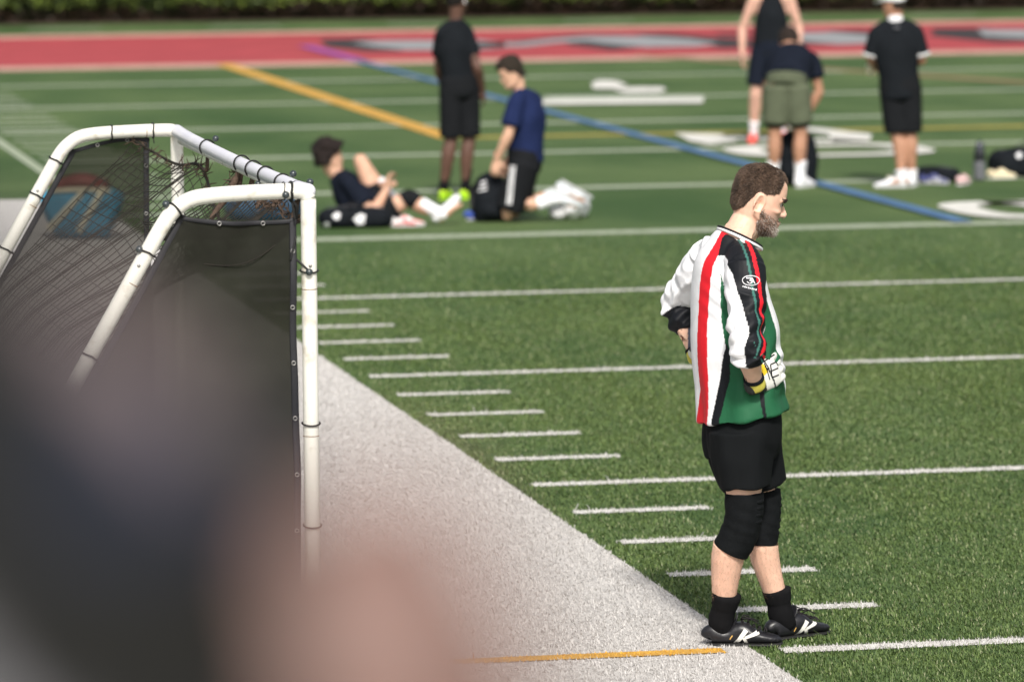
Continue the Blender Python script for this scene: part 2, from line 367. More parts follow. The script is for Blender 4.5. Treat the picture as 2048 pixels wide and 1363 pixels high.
# ------------------------------------------------------------------ heads
HZ = np.array([-.120, -.114, -.100, -.080, -.055, -.030, 0, .030, .060, .085, .103, .115, .121])
HF = np.array([.045, .070, .084, .083, .084, .086, .088, .094, .090, .076, .057, .030, .004])
HB = np.array([-.01, .020, .052, .076, .088, .094, .096, .099, .096, .085, .066, .038, .004])*.94
HW = np.array([.020, .034, .050, .061, .067, .072, .075, .077, .075, .066, .051, .030, .003])
def head_grid(k=34, n=44):
    t = np.linspace(0, 1, k); z = -.120+.241*(.5-.5*np.cos(math.pi*t))*.6+.241*t*.4; z = np.clip(z, -.12, .121)
    F, B, W = np.interp(z, HZ, HF), np.interp(z, HZ, HB), np.interp(z, HZ, HW)
    th = np.arange(n)/n*2*math.pi; c, s = np.cos(th), np.sin(th); c = np.sign(c)*abs(c)**.92; s = np.sign(s)*abs(s)**.92
    X = np.where(c[None] > 0, F[:, None]*c[None], B[:, None]*c[None]); Y = W[:, None]*s[None]; Z = np.repeat(z[:, None], n, 1)
    V = np.stack([X, Y, Z], -1).reshape(-1, 3)
    Fc = [(i*n+j, i*n+(j+1) % n, (i+1)*n+(j+1) % n, (i+1)*n+j) for i in range(k-1) for j in range(n)]+[tuple(range(n))[::-1], tuple((k-1)*n+j for j in range(n))]
    return V, Fc
def head_frame(hf, hu):
    f = nrm(hf); u = nrm(np.asarray(hu)-np.dot(hu, f)*f); return np.array([f, np.cross(u, f), u])   # rows: forward, left, up
def add_head(g, c, M, s=1.0, beard=0, detail=True):
    V, F = head_grid(); g.add(V*s@M+c, F)
    T = lambda P: np.asarray(P, float)*s@M+c
    g.tube(T([(.082, 0, .010), (.091, 0, -.014), (.103, 0, -.034), (.100, 0, -.044)]), [.006*s, .0065*s, .008*s, .0075*s], M[1], n=10)
    for q in (-1, 1):
        g.ball(T((.090, q*.010, -.042)), .0075*s, 8)
        g.tube(T([(.089, q*.012, .014), (.085, q*.032, .017), (.070, q*.050, .010)]), [.007*s]*3, M[1], n=8)   # brow
        g.tube(T([(.077, q*.030, -.030), (.062, q*.050, -.030), (.02, q*.067, -.024)]), [.008*s, .009*s, .006*s], M[1], n=8)  # cheekbone
        g.tube(T([(.070, q*.020, -.100), (.035, q*.052, -.085), (-.010, q*.066, -.050)]), [.014*s]*3, M[1], n=8)   # jaw
        # ear: rim, lobe and bowl
        a = [(-.010+.017*math.cos(t)+.004*math.sin(t), q*(.077+.006*(1-math.cos(t))*.6), -.014+.032*math.sin(t)) for t in np.linspace(-1.9, 3.6, 14)]
        g.tube(T(a), [.0048*s]*14, M[0], n=8, sub=1)
        g.ball(T((-.008, q*.076, -.012)), (.013*s, .005*s, .024*s), 10, M)
        g.ball(T((.002, q*.079, -.042)), (.007*s, .004*s, .009*s), 8, M)
    g.tube(T([(.070, -.024, -.074), (.087, -.010, -.071), (.089, 0, -.072), (.087, .010, -.071), (.070, .024, -.074)]), [.0055*s]*5, M[2], n=8)
    g.tube(T([(.068, -.022, -.082), (.084, -.009, -.084), (.086, 0, -.084), (.084, .009, -.084), (.068, .022, -.082)]), [.0062*s]*5, M[2], n=8)
    g.ball(T((.076, 0, -.105)), .013*s, 10)
def hair_mesh(c, M, s, thick, rough, line, name='hair', seed=0, fq=40, taper=1.0):
    V, F = head_grid(40, 56); V = V.copy(); ins = line(V)
    r = V/np.maximum(np.linalg.norm(V*[1, 1.1, 1], axis=1)[:, None], 1e-6)
    t = thick*(1+rough*field(V, fq, seed, 2))
    sm = np.clip(ins*taper, 0, 1); V2 = V+r*np.where(ins > 0, -.002+(t+.002)*sm*(2-sm), np.clip(ins*.002, -.008, 0)-.002)[:, None]
    g = Geo(); g.add(V2*s@M+c, F); return g.mesh(name)
def eyes(c, M, s, root, M_w, M_i):
    for q in (-1, 1):
        g = Geo(); g.ball((A(.0695, q*.031, -.002)*s)@M+c, .0118*s, 12); e = link('eye', g.mesh('eye'), M_w, root)
        g = Geo(); g.ball((A(.0795, q*.031, -.002)*s)@M+c, (.005*s, .0065*s, .0065*s), 10, M); link('iris', g.mesh('iris'), M_i, e)

# ------------------------------------------------------------------ bodies
def add_hand(g, w, d, pn, s=1.0, curl=.5, side=1, fat=1.0):
    """w wrist, d hand direction, pn palm normal (faces what is held), side +1/-1 puts the thumb"""
    d = nrm(d); pn = nrm(pn-np.dot(pn, d)*d); x = np.cross(d, pn)*side
    g.tube([w-d*.02*s, w+d*.03*s, w+d*.075*s, w+d*.095*s], [(.026*s*fat, .018*s*fat), (.036*s*fat, .016*s*fat), (.042*s*fat, .0145*s*fat), (.038*s*fat, .011*s*fat)], x, n=14)
    for i, (o, L) in enumerate(((-.030, .066), (-.010, .080), (.010, .084), (.030, .074))):
        p = w+d*(.088*s)+x*o*s*fat; a = 0; P = [p-d*.01*s]; 
        sp = x*(o*.6)
        for k, q in enumerate((.42, .33, .25)):
            a += curl*(.35, .8, .6)[k]; p = p+(d*math.cos(a)+pn*math.sin(a)+sp)*L*q*s; P.append(p)
        g.tube(P, [.0098*s*fat, .0094*s*fat, .0085*s*fat, .0072*s*fat], x, n=9)
    p = w+d*.022*s+x*.028*s*fat; P = [p]
    for k, q in enumerate((.040, .032, .026)):
        v = nrm(d*(.55+.18*k)+x*(.85-.3*k)+pn*(.25+.3*curl*k)); p = p+v*q*s; P.append(p)
    g.tube(P, [.0135*s*fat, .0115*s*fat, .0102*s*fat, .0085*s*fat], pn, n=9)
def limbs(J):
    hs_ = nrm(J['hR']-J['hL']); ss = nrm(J['sR']-J['sL']); return hs_, ss
def build_body(J, s=1.0, vox=.008, hs=1.0, belly=1.0, feet=False, curl=.5, arm=1.0, leg=1.0, calf=.016, name='body', sm=4):
    g = Geo(); hd, sd_ = limbs(J); pel, ch, nk = J['pelvis'], J['chest'], J['neck']
    hm = lerp(J['hR'], J['hL'], .5); upv = nrm(ch-pel)
    g.tube([hm-upv*.02, pel, lerp(pel, ch, .5), ch, lerp(ch, nk, .72), nk], [(.130*s, .088*s), (.138*s, .094*s*belly), (.135*s, .11*s*belly), (.165*s, .12*s), (.115*s, .075*s), (.062*s, .06*s)], [hd, hd, lerp(hd, sd_, .5), sd_, sd_, sd_], n=24)
    M = head_frame(J['hf'], J.get('hu', A(0, 0, 1)))
    hb = J['head']-M[2]*.075*hs-M[0]*.015*hs
    g.tube([nk-upv*.05, lerp(nk, hb, .4), hb, J['head']-M[2]*.02], [.072*s, .059*s, .060*s, .058*s], sd_, n=18)
    add_head(g, J['head'], M, hs)
    for q, S in ((1, 'R'), (-1, 'L')):
        sh, el, wr = J['s'+S], J['e'+S], J['w'+S]
        g.tube([lerp(nk, ch, .12), lerp(nk, sh, .5)-upv*.005, sh], [.052*s, .052*s, .056*s], upv, n=14)
        m1 = lerp(sh, el, .45); m2 = lerp(el, wr, .3)
        g.tube([sh, m1, lerp(sh, el, .9), el], [(.056*s*arm, .056*s*arm), (.049*s*arm, .05*s*arm), .040*s*arm, .039*s*arm], sd_, n=16)
        g.tube([el, m2, lerp(el, wr, .7), wr], [.041*s*arm, .043*s*arm, .033*s*arm, (.028*s*arm)], sd_, n=16)
        hdv = J.get('hd'+S, wr-el); pn = J.get('pn'+S, -q*sd_); add_hand(g, wr, hdv, pn, s, curl, q*J.get('th'+S, 1))
        hp, kn, an = J['h'+S], J['k'+S], J['a'+S]
        back = nrm(np.cross(nrm(an-hp), hd))
        fwd = nrm(J['t'+S]); 
        leg = J.get('lg'+S, 1.0); g.tube([hp+nrm(hp-kn)*.03, lerp(hp, kn, .35), lerp(hp, kn, .8), kn], [.078*s*leg, .078*s*leg, .062*s*leg, .057*s*leg], hd, n=18)
        cb = nrm(np.cross(np.cross(kn-an, J['t'+S]), kn-an)) if np.linalg.norm(np.cross(kn-an, J['t'+S])) > 1e-3 else A(0, 0, 0)
        g.tube([kn, lerp(kn, an, .28)-cb*calf, lerp(kn, an, .6)-cb*calf*.65, lerp(kn, an, .9), an], [.056*s*leg, .060*s*leg, .048*s*leg, .037*s, .038*s], hd, n=16)
        if feet:
            up = nrm(kn-an); t = fwd
            g.tube([an-t*.035*s-up*.035*s, an-up*.035*s+t*.02*s, an-up*.045*s+t*.09*s, an-up*.062*s+t*.15*s], [(.030*s, .030*s), (.036*s, .036*s), (.042*s, .024*s), (.036*s, .014*s)], np.cross(t, up), n=12)
    me = remesh(g, name, vox, sm); return me, M
def shirt(J, s=1.0, hem=None, rad=None, slv=.55, srad=(.075, .07), vox=.01, name='shirt', neckr=.075, crum=.006, seed=1, sleeves=True, low=None, sm=3, extra=None):
    g = Geo(); hd, sd_ = limbs(J); pel, ch, nk = J['pelvis'], J['chest'], J['neck']; upv = nrm(ch-pel); hemp = hem if hem is not None else pel-upv*.06
    rad = rad or [(.185, .135), (.18, .13), (.17, .13), (.18, .135), (.14, .09)]
    g.tube([hemp, lerp(hemp, ch, .33), lerp(hemp, ch, .66), ch, lerp(ch, nk, .7), nk-upv*.012], [(a*s, b*s) for a, b in rad]+[(neckr*s, neckr*s*.95)], [hd, hd, sd_, sd_, sd_, sd_], n=28, cap=.15)
    if sleeves:
        for S in 'RL':
            sh, el, wr = J['s'+S], J['e'+S], J['w'+S]
            g.tube([lerp(nk, ch, .15), lerp(nk, sh, .55), sh], [.058*s, .062*s, (.066*s)], upv, n=16)
            P = [sh, lerp(sh, el, min(1, slv)*.5), lerp(sh, el, min(1, slv))]; rr = [.067*s, lerp(.067, srad[0], .5)*s, srad[0]*s]
            if slv > 1: P += [lerp(el, wr, (slv-1)*.6), lerp(el, wr, slv-1)]; rr += [lerp(srad[0], srad[1], .5)*s, srad[1]*s]
            g.tube(P, rr, sd_, n=20, cap=.15)
    if extra: extra(g)
    me = remesh(g, name, vox, sm)
    if crum: crumple(me, crum, 14, seed, .7, (1, 1, .45))
    return me
def shorts(J, s=1.0, t=.85, vox=.01, r0=.105, r1=.105, top=None, crum=.005, seed=2, name='shorts', wr=(.172, .13)):
    g = Geo(); hd, sd_ = limbs(J); pel = J['pelvis']; hm = lerp(J['hR'], J['hL'], .5); upv = nrm(J['chest']-pel)
    tp = top if top is not None else pel+upv*.05
    g.tube([hm-upv*.05, hm, tp], [(.16*s, .12*s), (.178*s, .135*s), (wr[0]*s, wr[1]*s)], hd, n=24, cap=.2)
    for S in 'RL':
        hp, kn = J['h'+S], J['k'+S]
        g.tube([hp+nrm(hp-kn)*.02, lerp(hp, kn, t*.5), lerp(hp, kn, t)], [r0*s, lerp(r0, r1, .5)*s, r1*s], hd, n=20, cap=.1)
    me = remesh(g, name, vox, 3)
    if crum: crumple(me, crum, 12, seed, .6, (1, 1, .4))
    return me
def sock(J, S, s, t0, m, root, r=.047, name='sock'):
    g = Geo(); kn, an = J['k'+S], J['a'+S]; up = nrm(kn-an); t = nrm(J['t'+S])
    g.tube([lerp(an, kn, t0), lerp(an, kn, t0*.6), lerp(an, kn, .12), an, an-up*.045*s+t*.02*s], [r*s*1.12, r*s, r*s*.92, r*s*.98, r*s*.8], np.cross(t, up), n=18, cap=.15)
    o = link(name, g.mesh(name), m, root); return o
def shoe(an, t, s, m, msole, root, up=(0, 0, 1), name='boot', L=.285, drop=.088, sub=5, n=24, tall=1.0):
    up = nrm(up); t = nrm(np.asarray(t)-np.dot(t, up)*up); sd = np.cross(t, up); o = an-up*drop*s-t*.052*s
    X = np.array([0, .02, .07, .14, .20, .30, .40, .48, .60, .78, .92, 1.0])*L
    T = np.array([.050, .072, .080, .070, .062, .066, .086, .088, .068, .050, .040, .024])*tall
    W = np.array([.016, .025, .033, .036, .036, .036, .038, .041, .046, .046, .036, .012])
    P = [o+t*x*s+up*(.010+q)/2*s for x, q in zip(X, T)]
    g = Geo(); g.tube(P, [(w*s, (q-.010)/2*s) for w, q in zip(W, T)], sd, n=n, sub=sub, cap=.12, pw=.8)
    sh = link(name, g.mesh(name), m, root)
    g = Geo(); P = [o+t*x*s+up*.007*s for x in X]; g.tube(P, [((w+.003)*s, .007*s) for w in W], sd, n=n, sub=sub, cap=.3, pw=.7)
    link('sole', g.mesh('sole'), msole, sh); return sh, (o, t, sd, up)

def tuck(me, cloths, gap=.007, reach=.03):
    V = getv(me).copy(); N = getn(me)
    for cm in cloths:
        cm.update(); b = BVHTree.FromPolygons([v.co for v in cm.vertices], [p.vertices[:] for p in cm.polygons])
        for i in range(len(V)):
            h = b.find_nearest(Vector(V[i]), reach)
            if h[0] is None: continue
            q, n = np.array(h[0]), np.array(h[1])
            if N[i]@n > .45 and (V[i]-q)@n > -gap: V[i] = q-n*gap
    setv(me, V)
def skin(name, c, rough=.55): return mat(name, c, rough, .10, 18, bump=.25, bscale=160, sss=.06, spec=.35)
def cloth(name, c, var=.12, bump=.25): return mat(name, c, .9, var, 9, bump=bump, bscale=260, spec=.06)
M_white = cloth('white_cloth', (.78, .78, .80)); M_bk = cloth('black_cloth', (.014, .015, .018)); M_eyew = mat('eye_white', (.42, .38, .35), .4, .05); M_eyei = mat('iris_brown', (.05, .03, .02), .3, .1)
S_light = skin('skin_light', (.62, .37, .26)); S_dark = skin('skin_dark', (.12, .062, .046)); S_tan = skin('skin_tan', (.42, .22, .14)); S_pink = skin('skin_pink', (.60, .35, .27))
M_sole = mat('sole_dark', (.02, .02, .02), .6, .1); M_solew = mat('sole_light', (.6, .6, .6), .6, .1)
def JJ(**k): return {a: np.array(b, float) if not np.isscalar(b) else b for a, b in k.items()}

# ------------------------------------------------------------------ strands of hair or beard on a surface
def strands(P, N, ln, col, name, m, parent, w=.0011, flow=(0, 0, -1), lay=.6, jit=.35, seed=0):
    g = np.random.default_rng(seed); n = len(P); D = N*(1-lay)+np.asarray(flow)*lay; D = D+g.normal(size=(n, 3))*jit; D /= np.linalg.norm(D, axis=1)[:, None]
    D = D+N*np.maximum(0, .15-(D*N).sum(1))[:, None]
    X = np.cross(D, g.normal(size=(n, 3))); X /= np.linalg.norm(X, axis=1)[:, None]; ln = ln*g.uniform(.6, 1.2, n)[:, None]
    V = np.stack([P-X*w, P+X*w, P+D*ln], 1).reshape(-1, 3)
    me = bpy.data.meshes.new(name); me.vertices.add(3*n); me.vertices.foreach_set('co', V.ravel()); me.loops.add(3*n); me.loops.foreach_set('vertex_index', np.arange(3*n))
    me.polygons.add(n); me.polygons.foreach_set('loop_start', np.arange(n)*3); me.update(calc_edges=True); me.validate(); vcol(me, np.repeat(col, 3, axis=0)); return link(name, me, m, parent)
def sample(me, n, seed=0):
    g = np.random.default_rng(seed); me.calc_loop_triangles(); V = getv(me); T = np.array([t.vertices[:] for t in me.loop_triangles]); a, b, c = V[T[:, 0]], V[T[:, 1]], V[T[:, 2]]
    cr_ = np.cross(b-a, c-a); ar = np.linalg.norm(cr_, axis=1); i = g.choice(len(T), n, p=ar/ar.sum()); u, v = g.random(n), g.random(n); k = u+v > 1; u[k], v[k] = 1-u[k], 1-v[k]
    return a[i]+(b-a)[i]*u[:, None]+(c-a)[i]*v[:, None], cr_[i]/np.maximum(ar[i], 1e-12)[:, None]

def keeper():
    root = thing('person', 'bearded goalkeeper in striped white, red and green jersey standing with hands on hips', 'person', (-.019, -8.987, 0), -YAW)
    J = JJ(head=(.076, .03, 1.636), neck=(-.004, 0, 1.505), sR=(.014, -.175, 1.405), sL=(-.100, .165, 1.41), eR=(.012, -.315, 1.130), eL=(-.215, .335, 1.235), wR=(.046, -.205, .988), wL=(-.142, .24, 1.04),
           hR=(.0, -.066, .79), hL=(.03, .08, .79), kR=(.009, -.09, .478), kL=(.093, .10, .452), aR=(-.070, 0, .088), aL=(.158, .13, .088), pelvis=(.010, 0, .87), chest=(-.035, 0, 1.30),
           hf=(.962, .10, -.245), tR=(1, -.02, 0), tL=(.80, .60, 0), hdR=(.64, .50, .36), pnR=(-.50, .78, -.1), hdL=(.45, -.75, -.3), pnL=(.5, -.6, 0), thR=1, thL=-1, lgR=1.06, lgL=.94)
    J['hu'] = A(0, 0, 1)
    me, M = build_body(J, 1.0, .0042, 1.025, 1.05, name='body', calf=.027, leg=1.04, arm=1.02, curl=.9, sm=3)
    V = getv(me); c = J['head']; L = (V-c)@M.T/1.025    # head coordinates
    for q in (-1, 1):                                   # eye sockets
        d = np.linalg.norm((L-A(.082, q*.031, -.001))*[1, 1, 1.3], axis=1); V -= (M[0]*.0065)[None]*np.exp(-(d/.016)**2)[:, None]
    d = np.linalg.norm((L-A(.088, 0, .006)), axis=1); V -= (M[0]*.003)[None]*np.exp(-(d/.012)**2)[:, None]
    for q in (-1, 1):                                   # ear bowl
        d = np.linalg.norm((L-A(-.003, q*.082, -.014))*[1, .5, .6], axis=1); V -= (M[1]*q*.014)[None]*np.exp(-(d/.0085)**2)[:, None]
    setv(me, V)
    # skin tone with an inked forearm, redder cheeks and ear
    col = np.tile(A(.78, .49, .365), (len(V), 1)); n1 = field(V, 22, 5)+.6*field(V, 70, 15); col = col*(1+n1[:, None]*A(.035, .06, .065))
    rd = np.exp(-(np.linalg.norm(L-A(.05, -.066, -.025), axis=1)/.03)**2)+np.exp(-(np.linalg.norm(L-A(-.01, -.08, -.015), axis=1)/.02)**2)*.7
    col = col*(1-.10*rd[:, None]*A(0, 1, 1))
    ll = (L[:, 2] < .02) & (np.linalg.norm(L, axis=1) < .14)
    sh = sstep(-L[:, 2], .028, .055)*sstep(L[:, 0], -.005, .02)*(np.abs(L[:, 2]+.06) < .062)*(np.linalg.norm(L, axis=1) < .16)
    col = col*(1-sh[:, None]*A(.42, .40, .36))
    lip = np.exp(-((L[:, 0]-.088)/.016)**2-((L[:, 2]+.077)/.006)**2-(L[:, 1]/.02)**2); col = col*(1-lip[:, None]*A(.25, .5, .45))
    ink = (V[:, 1] > .15) & (V[:, 2] < 1.20) & (V[:, 2] > 1.02) & (field(V, 38, 21) > -.1) & (V[:, 0] > -.178); col[ink] = A(.10, .10, .14)
    vcol(me, col); body = link('body', me, mat('skin_keeper', rough=.5, var=.07, vcol=True, bump=.12, bscale=240, sss=.12, spec=.35, scale=30), root)
    eyes(c, M, 1.025, root, M_eyew, M_eyei)
    # hair
    def line(V):
        f = V[:, 0]; t = np.interp(f, [-.1, -.075, -.055, -.040, -.020, .0, .030, .050, .055, .061, .080, .1], [-.060, -.058, -.044, -.012, .020, .018, .018, .030, .058, .080, .076, .068])
        return (V[:, 2]-t-.004*field(V, 160, 2, 1))/.006
    hm = hair_mesh(c, M, 1.025, .0045, .35, line, 'hair', 3, 60, .22); P, N = sample(hm, 60000, 1)
    Lp = (P-c)@M.T/1.025; ins = line(Lp); k = (ins > .2); P, N, Lp = P[k], N[k], Lp[k]
    N = np.where(((P-c)*N).sum(1)[:, None] < 0, -N, N)
    b = field(Lp*A(1, 1, .35), 110, 6); t = np.clip(.30+.32*b+.16*RNG.normal(size=len(P)), 0, 1)[:, None]
    fade = np.clip(1-ins[k]*.006/.028, 0, 1)[:, None]*(Lp[:, 0] < .045)[:, None]
    hc = (1-t)*A(.026, .017, .012)+t*A(.26, .17, .12); hc = hc*(1-fade)+fade*((1-t)*A(.10, .065, .045)+t*A(.26, .18, .13))
    kp = RNG.random(len(P)) > fade[:, 0]*.6; 
    flow = (-M[0]*.5-M[2]*.6)[None]*(Lp[:, 0] < .03)[:, None]+(M[0]*.5-M[2]*.2)[None]*(Lp[:, 0] >= .03)[:, None]
    m_h = mat('hair_strands', rough=.5, var=.02, vcol=True, spec=.4)
    hb = link('hair', hm, mat('hair_base', (.062, .040, .029), .8, .3, 60), root)
    st = strands(P[kp], N[kp], .0095*(1-.5*fade[kp]), hc[kp], 'strands', m_h, hb, .0011, flow[kp], .70, .16, 2)
    # beard
    P, N = sample(me, 260000, 5); Lp = (P-c)@M.T/1.025; r = np.linalg.norm(Lp, axis=1)
    N = np.where(((P-c)*N).sum(1)[:, None] < 0, -N, N)
    top = np.interp(Lp[:, 0], [-.018, .016, .03, .06, .075, .09], [-.034, -.026, -.042, -.056, -.058, -.052])
    k = (r < .15) & (Lp[:, 2] < top) & (Lp[:, 0] > .002+.02*sstep(-Lp[:, 2], .10, .12)) & (Lp[:, 2] > -.13) & ~((np.abs(Lp[:, 2]+.078) < .010) & (np.abs(Lp[:, 1]) < .024) & (Lp[:, 0] > .06))
    edge = np.clip((top-Lp[:, 2])/.02, 0, 1); k &= RNG.random(len(P)) < .15+.85*edge
    P, N, Lp, edge = P[k], N[k], Lp[k], edge[k]; t = RNG.random(len(P))
    wht = np.clip((Lp[:, 0]-.045)/.035, 0, 1)*np.clip((-.07-Lp[:, 2])/.025, 0, 1)
    g_ = t < .24+.62*wht; bc = np.where(g_[:, None], A(.52, .47, .42), A(.085, .05, .033)); bc = np.where(((t > .75) & ~g_)[:, None], A(.22, .12, .07), bc)
    bd = strands(P, N, (.006+.008*edge)[:, None], bc, 'beard', m_h, root, .0009, M[0]*.25-M[2]*.7, .6, .3, 4)
    P, N = sample(me, 60000, 8); leg = (P[:, 2] < .37) & (P[:, 2] > .15); P2_, N2_ = P[leg][:3000], N[leg][:3000]
    strands(P2_, N2_, .009, np.tile(A(.34, .21, .14), (len(P2_), 1)), 'leg_hair', m_h, root, .00045, A(0, 0, -1), .75, .35, 9)
    # eyebrows
    pts, nn = [], []
    V, N_ = getv(me), getn(me); L = (V-c)@M.T/1.025
    for q in (-1, 1):
        k = (np.abs(L[:, 2]-(.016-.10*np.abs(np.abs(L[:, 1])-.03))) < .0055) & (L[:, 1]*q > .010) & (L[:, 1]*q < .052) & (L[:, 0] > .05); pts.append(V[k]); nn.append(N_[k])
    P = np.repeat(np.vstack(pts), 7, 0); N = np.repeat(np.vstack(nn), 7, 0); P = P+RNG.normal(size=P.shape)*.0016
    strands(P, N, .0055, np.tile(A(.035, .022, .016), (len(P), 1)), 'eyebrow', m_h, root, .0010, -M[0]*.4+A(0, 0, -.1), .6, .25, 5)

    # ---- jersey
    sd = nrm(J['sR']-J['sL']); sd[2] = 0; sd = nrm(sd); fd = np.cross(A(0, 0, 1), sd); fd = fd if fd[0] > 0 else -fd
    RG = [(.848, .013, .200, .161), (.915, .003, .196, .151), (.985, .002, .196, .157), (1.085, -.010, .196, .158), (1.176, -.018, .195, .153), (1.268, -.031, .195, .136), (1.342, -.036, .188, .125), (1.405, -.036, .160, .116), (1.455, -.026, .118, .090), (1.493, -.006, .077, .080)]
    g = Geo(); g.tube([(x, 0, z) for z, x, a, b in RG], [(a, b) for z, x, a, b in RG], sd, n=48, sub=4, cap=.05)
    upv = A(0, 0, 1); nk = J['neck']
    for S in 'RL':
        sh, el, wr = J['s'+S], J['e'+S], J['w'+S]; t = .30 if S == 'R' else .52
        g.tube([A(-.005, 0, 1.452)+(sh-nk)*.16, lerp(A(-.01, 0, 1.462), sh, .55), sh-A(0, 0, .010)], [.062, .066, .074], upv, n=18)
        g.tube([sh, lerp(sh, el, .3), lerp(sh, el, .65), el, lerp(el, wr, t*.6), lerp(el, wr, t)], [.075, .073, .064, .060, .055, .047], sd, n=26, sub=5, cap=.06)
    sm_ = remesh(g, 'jersey', .0041, 4)
    V = getv(sm_); N = getn(sm_)
    def seg(P, a, b):
        t = np.clip(((P-a)@(b-a))/np.dot(b-a, b-a), 0, 1); return np.linalg.norm(P-a-(b-a)*t[:, None], axis=1), t
    zz = np.array([q[0] for q in RG]); cx = np.interp(V[:, 2], zz, [q[1] for q in RG]); ww = np.interp(V[:, 2], zz, [q[2] for q in RG]); dd = np.interp(V[:, 2], zz, [q[3] for q in RG])
    rel = V-np.c_[cx, 0*cx, V[:, 2]]; ps = rel@sd; pf = rel@fd; tn = np.sqrt((ps/ww)**2+(pf/dd)**2)
    dR1, tR1 = seg(V, J['sR'], J['eR']); dR2, tR2 = seg(V, J['eR'], J['wR']); dL1, _ = seg(V, J['sL'], J['eL']); dL2, tL2 = seg(V, J['eL'], J['wL'])
    isR = (np.minimum(dR1, dR2) < .095) & (tn > 1.06) & (ps > 0); isL = (np.minimum(dL1, dL2) < .095) & (tn > 1.06) & (ps < 0)
    # folds: bunching on the sleeves, long soft drapes on the trunk
    arm = isR | isL; along = np.where(isR, tR1*.30+tR2*.28*(dR2 < dR1), tL2*.28+0.3)
    fold = np.sin(along*95+3.5*field(V, 9, 31)+2*pf*20)*sstep(along, .10, .24)
    fold2 = 1-2*np.abs(field(V*A(1, 1, 1.9), 24, 33, 2))
    dv = np.where(arm, .0075*fold+.0060*fold2*sstep(along, 0, .15), 0)
    th = np.arctan2(ps/ww, -pf/dd); th_d = np.degrees(th)
    drp = np.sin(th*7+2.2*field(V*A(1, 1, .35), 7, 41))*sstep(1.25-V[:, 2], 0, .4)
    tw = field(V*A(1, 1, .45), 9, 43)
    dv = dv+np.where(arm, 0, .0060*drp+.0045*tw)
    # pinch where the hand holds the waist
    hand = A(.10, -.14, 1.03); dh = np.linalg.norm(V-hand, axis=1); pin = np.exp(-(dh/.16)**2)
    dv = dv+np.where(arm, 0, pin*.007*np.sin(np.arctan2(V[:, 2]-hand[2], V[:, 0]-hand[0])*8+dh*20))
    arp = np.exp(-(np.linalg.norm(V-A(-.02, -.15, 1.29), axis=1)/.10)**2); dv = dv+arp*.004*np.sin((V[:, 2]+V[:, 0]*.8)*110)
    setv(sm_, V+N*dv[:, None])
    WHT, RED, GRN, BLK, TEA = A(.86, .86, .89), A(.72, .018, .030), A(.018, .110, .050), A(.008, .009, .012), A(.045, .15, .125)
    z = V[:, 2]; vv = 1290-544*z-97*V[:, 1]                        # height in the units the stripes were measured in
    col = np.tile(WHT, (len(V), 1))
    th0 = np.interp(z, [.82, .95, 1.1, 1.35, 1.5], [-4, 8, 15, 19, 30]); hw = np.interp(z, [.82, .95, 1.2, 1.5], [18, 12, 9.5, 11])
    wb = np.interp(vv, [470, 500, 540, 600, 640, 700, 760, 800, 840], [62, 56, 47, 46, 47, 51, 38, 30, 22])
    bb = np.interp(vv, [690, 715, 760, 800, 840, 860], [0, 9, 14, 12, 11, 11])
    s_ = np.where(th_d > 94, 188-th_d, th_d); s_ = np.where(th_d < th0, 0, s_)
    # noise-free panel edges
    wf = np.interp(vv, [520, 600, 640, 700, 760, 800, 840], [62, 60, 58, 58, 48, 26, 5]); wb = np.where(th_d > 94, wf, wb)
    grn = (s_ > wb); grn &= (th_d > -60); col[grn] = GRN
    band = (s_ > wb) & (s_ < wb+bb) & (th_d < 94); col[band] = BLK
    col[(np.abs(th_d-94) < 2.6) & (z < 1.15)] = BLK
    col[np.abs(th_d-th0) < hw] = RED; col[(np.abs(th_d) > 164)] = RED
    # shoulder yoke: black raglan with a teal and a red line
    rag = (ps > np.interp(z, [1.33, 1.38, 1.44, 1.50], [.150, .128, .085, .045])) & (z > 1.33) | isR
    e_ = -A(0, 1, 0); ax1 = nrm(J['eR']-J['sR']); ax2 = nrm(J['wR']-J['eR'])
    ax = np.where((dR2 < dR1)[:, None], ax2, ax1); bp = np.where((dR2 < dR1)[:, None], J['eR'], J['sR']); q = V-bp; q = q-(q*ax).sum(1)[:, None]*ax
    ee = e_-(ax@e_)[:, None]*ax; ee /= np.linalg.norm(ee, axis=1)[:, None]; ff = np.cross(ax, ee); ff = np.where((ff[:, 0] < 0)[:, None], -ff, ff)
    psi = np.degrees(np.arctan2((q*ff).sum(1), (q*ee).sum(1)))
    lim = np.interp(vv, [505, 530, 560, 600, 640, 680, 715], [-150, -70, -40, -25, -8, 6, -16])
    col[rag] = BLK; col[rag & (psi < lim)] = WHT; col[rag & (psi > 95) & (vv > 540)] = WHT
    tl = np.interp(vv, [530, 560, 600, 640, 680, 715], [4, 11, 20, 32, 40, 40]); rl = np.interp(vv, [530, 560, 600, 640, 680, 715], [24, 33, 42, 54, 60, 60])
    lo = rag & (vv > 530); col[lo & (np.abs(psi-tl) < 3.6)] = TEA; col[lo & (np.abs(psi-rl) < 6.5)] = RED
    up = rag & (vv <= 530) & (V[:, 1] < 0); xt = np.interp(vv, [462, 495, 530], [-.020, .004, .020]); xr = np.interp(vv, [462, 495, 530], [.006, .031, .046])
    col[up & (np.abs(V[:, 0]-xt) < .0046)] = TEA; col[up & (np.abs(V[:, 0]-xr) < .0075)] = RED
    col[isL] = WHT; rgl0 = (ps < -.11) & (z > 1.30); col[rgl0] = WHT
    rgl = (ps < -np.interp(z, [1.33, 1.38, 1.44, 1.50], [.150, .128, .085, .045])) & (z > 1.33)
    col[rgl & (pf > .02)] = BLK
    cuffL = isL & (dL2 < dL1) & (tL2 > .16) & (V[:, 0] > -.5); col[cuffL] = BLK
